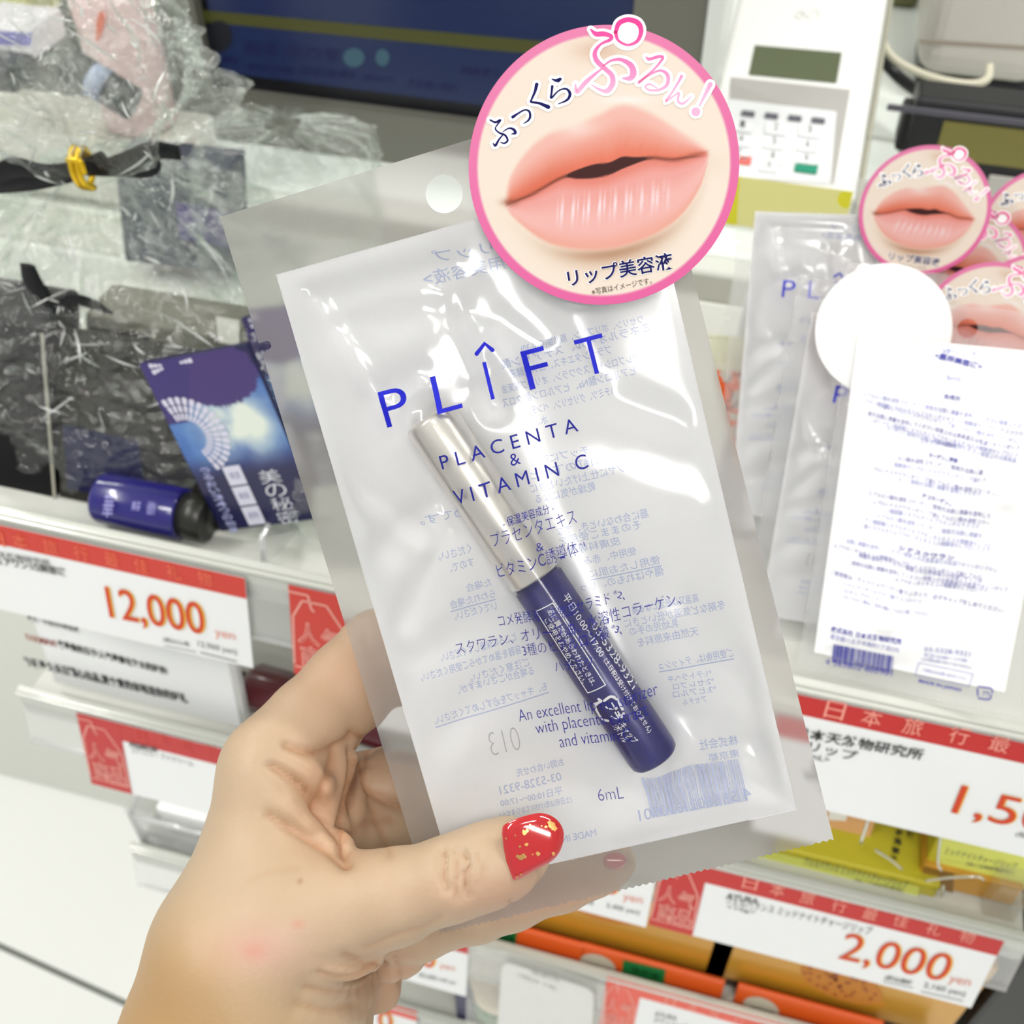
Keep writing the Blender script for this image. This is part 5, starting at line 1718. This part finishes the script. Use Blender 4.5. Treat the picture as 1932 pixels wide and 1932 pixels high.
NECK = 1.143
gb = root('gift_bag', 'clear cellophane gift bag gathered with a black ribbon, filled with navy goods', 'gift bag', loc=(-.315, .41, .985))
mb = MB(); PB_ = crumple(-.315, .415, [(.986, .100, .076), (1.02, .104, .080), (1.06, .098, .076), (1.10, .074, .058), (1.13, .036, .030), (1.143, .016, .014)], .26, 2.); mb.grid(PB_)
bb_ = mb.build('bag_body', CEL, gb)
creases(PB_, 150, 3, (.35, .98), (.52, .98), 'glint_creases', bb_)
mb = MB(); PR_ = crumple(-.315, .402, [(1.143, .016, .014), (1.153, .034, .024), (1.170, .060, .036), (1.188, .070, .042), (1.205, .060, .044), (1.24, .046, .046), (1.28, .044, .05)], .5, 7., rows=80, fold=7); mb.grid(PR_)
br_ = mb.build('bag_ruffle', CEL, gb)
creases(PR_, 150, 5, (.02, .98), (.5, 1.), 'glint_creases', br_)
RIB = M('black ribbon satin', (10, 11, 16), .5, spec=.25)
Yr = .382
mb = MB()
for P, r_ in (([(-30, 346), (30, 318), (90, 326), (150, 316), (200, 300)], [.004, .0055, .0045, .003, .004]), ([(-20, 352), (60, 342), (130, 328), (152, 318)], [.004, .0045, .004, .003]),
              ([(150, 318), (200, 316), (240, 304), (290, 284), (338, 288)], [.003, .0042, .0042, .0042, .0035]), ([(160, 320), (230, 322), (270, 326), (294, 318), (296, 296)], [.003, .0032, .0025, .002, .0018])):
    Q = catmull([ony(x, y, Yr) for x, y in P], 8)
    mb.tube(Q, np.interp(np.linspace(0, 1, len(Q)), np.linspace(0, 1, len(r_)), r_), 12, flat=.35, side=(0, 0, 1))
mb.build('ribbon', RIB, gb, True)
for P, r_ in (([(52, 500), (66, 540), (96, 584), (104, 610)], [.004, .0062, .0052, .003]), ([(104, 578), (140, 566), (176, 574), (214, 592)], [.002, .0035, .0035, .001])):
    mb = MB(); Q = catmull([ony(x, y, .36) for x, y in P], 6)
    mb.tube(Q, np.interp(np.linspace(0, 1, len(Q)), np.linspace(0, 1, len(r_)), r_), 10, flat=.3, side=(1, 0, 0))
    mb.build('ribbon_tail', RIB, gb, True)
mb = MB()
Q = [ony(152, 316, .379) + np.array([0, math.cos(t) * .006, math.sin(t) * .009]) + np.array([.003 * (t - 3) / 6, 0, 0]) for t in np.linspace(0, 11, 40)]
mb.tube(Q, .0014, 8); mb.tube(catmull([ony(126, 302, .374), ony(140, 302, .374), ony(152, 306, .374), ony(160, 328, .374)], 6), .0013, 8)
mb.build('gold_twist', M('gold wire', (226, 186, 30), .25, .6), gb, True)

DK, NV_ = M('dark grey card', (40, 38, 34), .45, spec=.25), M('navy card', (18, 18, 62), .4, spec=.3)
CG = 'goods inside the gift bag'
fr = Fr(ony(0, 960, .328), (.97, -.0, 0), (-.10, .38, .92))
r = pack('gift_box', 'tall black box at the left photo edge inside the gift bag', 'box', fr, (-90, 590), (106, 958), .035, M('black carton', (16, 14, 18), .45, spec=.25), CG)
mb = MB(); a, b = fr.px(106, 958), fr.px(-2, 664)
mb.tube([fr.w([[a[0], a[1]]], .0006)[0], fr.w([[a[0], fr.px(30, 620)[1]]], .0006)[0]], .0009, 6); mb.build('pale_edge', M('pale edge', (176, 172, 158), .4), r)
fr = Fr(onz(150, 948, .9856), (1, 0, 0), (-.05, .5, .87))
r = pack('gift_box', 'dark grey box standing in the middle of the gift bag', 'box', fr, (112, 640), (420, 960), .012, DK, CG, vmin=.0004)
patch(r, 'navy_panel', fr, [(118, 800), (262, 832), (276, 948), (128, 922)], NV_)
fr = Fr(ony(190, 930, .372), (1, .0, 0), (0, .45, .89))
r = pack('gift_box', 'grey window box in the upper part of the gift bag', 'box', fr, (160, 590), (440, 760), .03, M('grey window card', (112, 110, 100), .4, spec=.3), CG)
patch(r, 'dark_window', fr, [(170, 616), (280, 630), (284, 670), (176, 660)], DK)
patch(r, 'white_corner', fr, [(408, 596), (452, 604), (452, 652), (414, 646)], M('white corner', (236, 234, 226), .4), .0006)
# lying navy bottle
r = root('lotion_bottle', 'navy bottle with a black cap lying at the front of the gift bag', 'bottle', loc=ony(170, 960, .347))
p0, p1 = onz(170, 958, 1.0), onz(392, 980, 1.0)
p0[1] = p1[1] = .329; p0[2] = p1[2] = .9985
d = unit(p1 - p0); LN = np.linalg.norm(p1 - p0)
mb = MB(); lathe(mb, p0, d, [(0, .010), (.001, .0128), (.003, .0135), (LN * .76, .0135), (LN * .76 + .001, .0125)], 36); mb.build('bottle_body', M('navy bottle', (30, 26, 110), .22, coat=.6), r, True)
mb = MB(); lathe(mb, p0 + d * LN * .765, d, [(0, .0118), (LN * .22, .0118), (LN * .23, .011)], 36); mb.build('bottle_cap', M('olive black cap', (30, 30, 24), .35), r, True)
bf = Fr(p0 + np.array([0, -.0135 * .75, .0135 * .67]), (1, 0, 0), (0, .67, .75))
letters(r, 'bottle_lettering', M('lilac ink', (170, 166, 226), .5), bf, [('華', 196, 975, 216, 976, 44, -.01), ('美容', 252, 962, 268, 963, 18, 0), ('化粧水', 280, 970, 296, 971, 26, 0)], lift=.0022)


def leaflet(O, tr, bl, d0, d1, d2, label):
    o, t, b = dep(*O, d0), dep(*tr, d1), dep(*bl, d2)
    fr = Fr(o, t - o, o - b)
    w, h = np.linalg.norm(t - o), np.linalg.norm(b - o)
    r = root('leaflet_pack', label, 'packet', loc=b, group='navy packs with a lace and cloud print')
    mb = MB(); bev(mb, fr.w([[0, -h]], 0)[0], fr.a * w, fr.b * h, -fr.n * .004, .0008); mb.build('body', NV_, r)
    n1, n2 = 60, 90
    V, Cc = [], []
    for j in range(n2):
        for i in range(n1):
            u, v = i / (n1 - 1), j / (n2 - 1)
            n = .5 + .5 * mn.fractal(Vector((u * 3, v * 4.5, 5)), 1., 2., 4)
            cl = math.exp(-((u - .62) / .32) ** 2 - ((v - .40) / .16) ** 2)
            c = np.array((24, 22, 70.))
            sky = np.array((38, 74, 156.)) * (1 - n) + np.array((90, 140, 200.)) * n
            k = smooth01((.70 - v) / .2) * smooth01((v - .1) / .1)
            c = c + (sky - c) * k
            c = c + (np.array((226, 234, 222)) - c) * min(1, 1.5 * cl * (.35 + n))
            bl_ = ((u - .60) / .40) ** 2 + ((v - .12) / .17) ** 2
            if bl_ < 1 + .06 * math.sin(24 * math.atan2(v - .12, u - .6)):
                c = np.array((66, 48, 112.))
            if u < .42 - .9 * abs(v - .08) and v < .34:
                c = np.array((56, 44, 110.))
            V.append(fr.w([[u * w, -v * h]], .0002)[0]); Cc.append(lin(*c))
    mb = MB(); mb.grid(np.array(V).reshape(n2, n1, 3), col=np.array(Cc)); mb.build('printed_face', M('leaflet print', attr=True, rough=.3, coat=.3), r)
    Q = lambda u, v: np.array([u * w, -v * h])
    mb = MB(); LAC = M('lace print', (214, 212, 230), .5)
    for cx, cy, R0, a0, a1, nn in ((.14, .42, .36, -1.9, 1.3, 17), (.28, .03, .2, 2.8, 6.4, 12)):
        for q in range(3):
            ra, rb2 = R0 * (.42 + .2 * q), R0 * (.58 + .2 * q)
            for k in range(nn):
                t0 = a0 + (a1 - a0) * (k + .15) / nn; t1 = a0 + (a1 - a0) * (k + .85) / nn
                P = [Q(cx + ra_ * math.cos(t), cy + ra_ * .62 * math.sin(t)) for ra_, t in ((ra, t0), (rb2, t0), (rb2 * 1.03, (t0 + t1) / 2), (rb2, t1), (ra, t1))]
                P = [p for p in P]
                if min(p[0] for p in P) > 0 and max(p[1] for p in P) < 0:
                    mb.add(fr.w(P, .0005), [tuple(range(5))])
    mb.build('lace_pattern', LAC, r)
    mb = MB()
    for i, c in enumerate('美の秘密'):
        g, f = glyphs(c, -.004); lo, hi = g.min(0), g.max(0); q = (g - lo) / (hi - lo)
        mb.add(fr.w(Q(.60, .75 + i * .085) + q * np.array([w * .2, h * .078]) , .0005), f)
    mb.build('title_lettering', M('white title', (226, 228, 236), .5), r)
    mb = MB()
    for i, c in enumerate('うるおい34つの効果'):
        g, f = glyphs(c, .02); lo, hi = g.min(0), g.max(0); q = (g - lo) / (hi - lo)
        mb.add(fr.w(Q(.08, .64 + i * .042) + q * np.array([w * .1, h * .034]), .0005), f)
    mb.build('small_lettering', M('pale title', (166, 172, 214), .5), r)
    mb = MB(); mt_ = MB()
    for i, t in enumerate(('保湿', '美容', '透明')):
        v0 = .62 + i * .125
        mb.add(fr.w([Q(.30, v0 + .115), Q(.47, v0 + .115), Q(.47, v0), Q(.30, v0)], .0005), [(0, 1, 2, 3)])
        g, f = glyphs(t, .0); lo, hi = g.min(0), g.max(0); q = (g - lo) / (hi - lo)
        mt_.add(fr.w(Q(.335, v0 + .075) + q * np.array([w * .1, h * .04]), .0008), f)
    lb = mb.build('white_labels', M('label lilac white', (214, 214, 230), .5), r)
    mt_.build('label_lettering', M('lilac grey ink', (150, 150, 180), .5), lb)
    return r


leaflet((263, 687), (466, 650), (393, 1004), .508, .492, .560, 'navy pack with lace, cloud and white title leaning at the right of the gift bag')
leaflet((455, 600), (610, 578), (545, 905), .530, .520, .575, 'navy pack half hidden behind the held pouch, right of the gift bag')

# second cellophane bundle behind
NECK = 1.3
g2 = root('cellophane_bag', 'clear cellophane bag with dark goods behind the black ribbon', 'gift bag', loc=(-.25, .52, .985))
mb = MB(); mb.grid(crumple(-.285, .545, [(.986, .06, .042), (1.03, .062, .046), (1.07, .055, .042), (1.095, .05, .03), (1.10, .01, .01)], .3, 12., rows=60)); mb.build('bag_film', CEL, g2)
fr = Fr((-.26, .53, .9855), (1, .05, 0), (-.0, .3, .95))
r = pack('gift_box', 'dark navy box inside the rear cellophane bag', 'box', fr, (214, 300), (440, 520), .03, M('slate card', (58, 62, 76), .4, coat=.2), 'boxes in the rear cellophane bag')
patch(r, 'purple_panel', fr, [(330, 380), (440, 400), (440, 470), (340, 450)], M('purple print', (74, 56, 120), .4))

# small clear bags and the divider at the end of the rail
r = root('acrylic_divider', 'clear acrylic divider beside the navy pack on the top shelf', 'divider', loc=ony(520, 1040, .33))
P = [onz(492, 1090, .987), onz(500, 1010, .987), ony(556, 905, .36), ony(640, 930, .36)]
mb = MB(); q0 = ony(498, 1072, .318); q1 = ony(494, 1015, .318); q2 = ony(560, 890, .40); q3 = onz(560, 1000, .987)
mb.tube([q0, q1], .0016, 8); mb.tube([q1, q2], .0014, 8); mb.build('divider_edge', EDG, r, True)
mb = MB(); mb.add([q0, q1, q2, q3], [(0, 1, 2, 3)]); mb.add([q0 + [.001, 0, 0], q1 + [.001, 0, 0], q2 + [.001, 0, 0], q3 + [.001, 0, 0]], [(3, 2, 1, 0)]); mb.build('divider_sheet', ACR, r)
NECK = 1.5
r = root('cellophane_bag', 'small crumpled clear bag on the top shelf between divider and held pouch', 'gift bag', loc=(-.2, .36, .985))
mb = MB(); mb.grid(crumple(-.192, .372, [(.986, .040, .03), (1.0, .044, .034), (1.03, .036, .028), (1.045, .01, .01)], .7, 21., seg=70, rows=46)); mb.build('bag_film', CEL, r)
mb = MB(); lathe(mb, np.array([-.205, .365, .987]), (0, 0, 1), [(0, .008), (.02, .010), (.03, .006)], 16); mb.build('dark_content', M('dark olive content', (52, 54, 40), .4), r, True)

# blurred goods on a riser behind the ruffle
mb = MB(); bbev(mb, (-.95, .666, .9446), (-.44, .73, 1.0), .004); rz = tag(mb.build('display_riser', M('riser', (206, 204, 194), .4)), 'grey display riser behind the gift bag', 'display stand')
def bottle(x, y, Y, z0, prof, m, cap, label):
    c = np.array([ony(x, y, Y)[0], Y, z0])
    r = root('lotion_bottle', label, 'bottle', loc=c)
    mb = MB(); lathe(mb, c, (0, 0, 1), prof, 28); mb.build('bottle_body', m, r, True)
    mb = MB(); lathe(mb, c + np.array([0, 0, prof[-1][0]]), (0, 0, 1), [(0, prof[-1][1] * .8), (.02, prof[-1][1] * .8), (.021, prof[-1][1] * .6)], 20); mb.build('bottle_cap', cap, r, True)
    return r, c
r, c = bottle(225, 60, .70, 1.001, [(0, .024), (.002, .027), (.09, .029), (.11, .026), (.125, .014)], M('pink bottle', (232, 200, 200), .35), M('pale cap', (236, 234, 228), .4), 'pale pink bottle behind the top of the gift bag')
fr = Fr(c + np.array([0, -.0295, 0]), (1, 0, 0), (0, 0, 1))
mb = MB(); mb.add(poly(fr, [(182, 82), (192, 66), (200, 30), (196, 20), (186, 24), (180, 50)], .0002), [tuple(range(6))]); mb.build('orange_mark', M('orange mark', (226, 110, 80), .5), r)
fr = Fr(ony(20, 110, .63), (1, 0, 0), (0, .1, 1))
r = pack('soap_box', 'white and violet box at the top left photo edge', 'box', fr, (-60, 44), (68, 112), .04, M('white violet card', (226, 220, 226), .4))
patch(r, 'violet_band', fr, [(-58, 82), (58, 86), (62, 62), (-58, 54)], M('violet', (128, 120, 200), .5))
r = pack('soap_box', 'orange and yellow box in the top left corner', 'box', Fr(ony(20, 48, .70), (1, 0, 0), (0, .1, 1)), (-80, -40), (62, 46), .04, M('yellow green card', (206, 204, 140), .4))
patch(r, 'orange_panel', Fr(ony(20, 48, .70), (1, 0, 0), (0, .1, 1)), [(-70, 44), (24, 46), (18, 18), (-70, 10)], M('orange panel', (224, 120, 70), .5))
r = root('black_clip', 'black clip with a pale band behind the gift bag ruffle', 'clip', loc=ony(190, 165, .56))
mb = MB(); p0, p1 = ony(128, 122, .56), ony(252, 196, .56)
mb.tube([p0, p0 * .65 + p1 * .35], .011, 14); mb.tube([p0 * .4 + p1 * .6, p1], .0105, 14); mb.build('clip_body', BL, r, True)
mb = MB(); mb.tube([p0 * .65 + p1 * .35, p0 * .4 + p1 * .6], .0108, 14); mb.build('clip_band', M('slate band', (150, 158, 184), .3), r, True)
mb = MB(); bbev(mb, ony(-60, 168, .6), ony(16, 134, .6) + np.array([0, .03, 0]), .003); tag(mb.build('black_case', BL), 'black case at the left photo edge behind the gift bag', 'case')
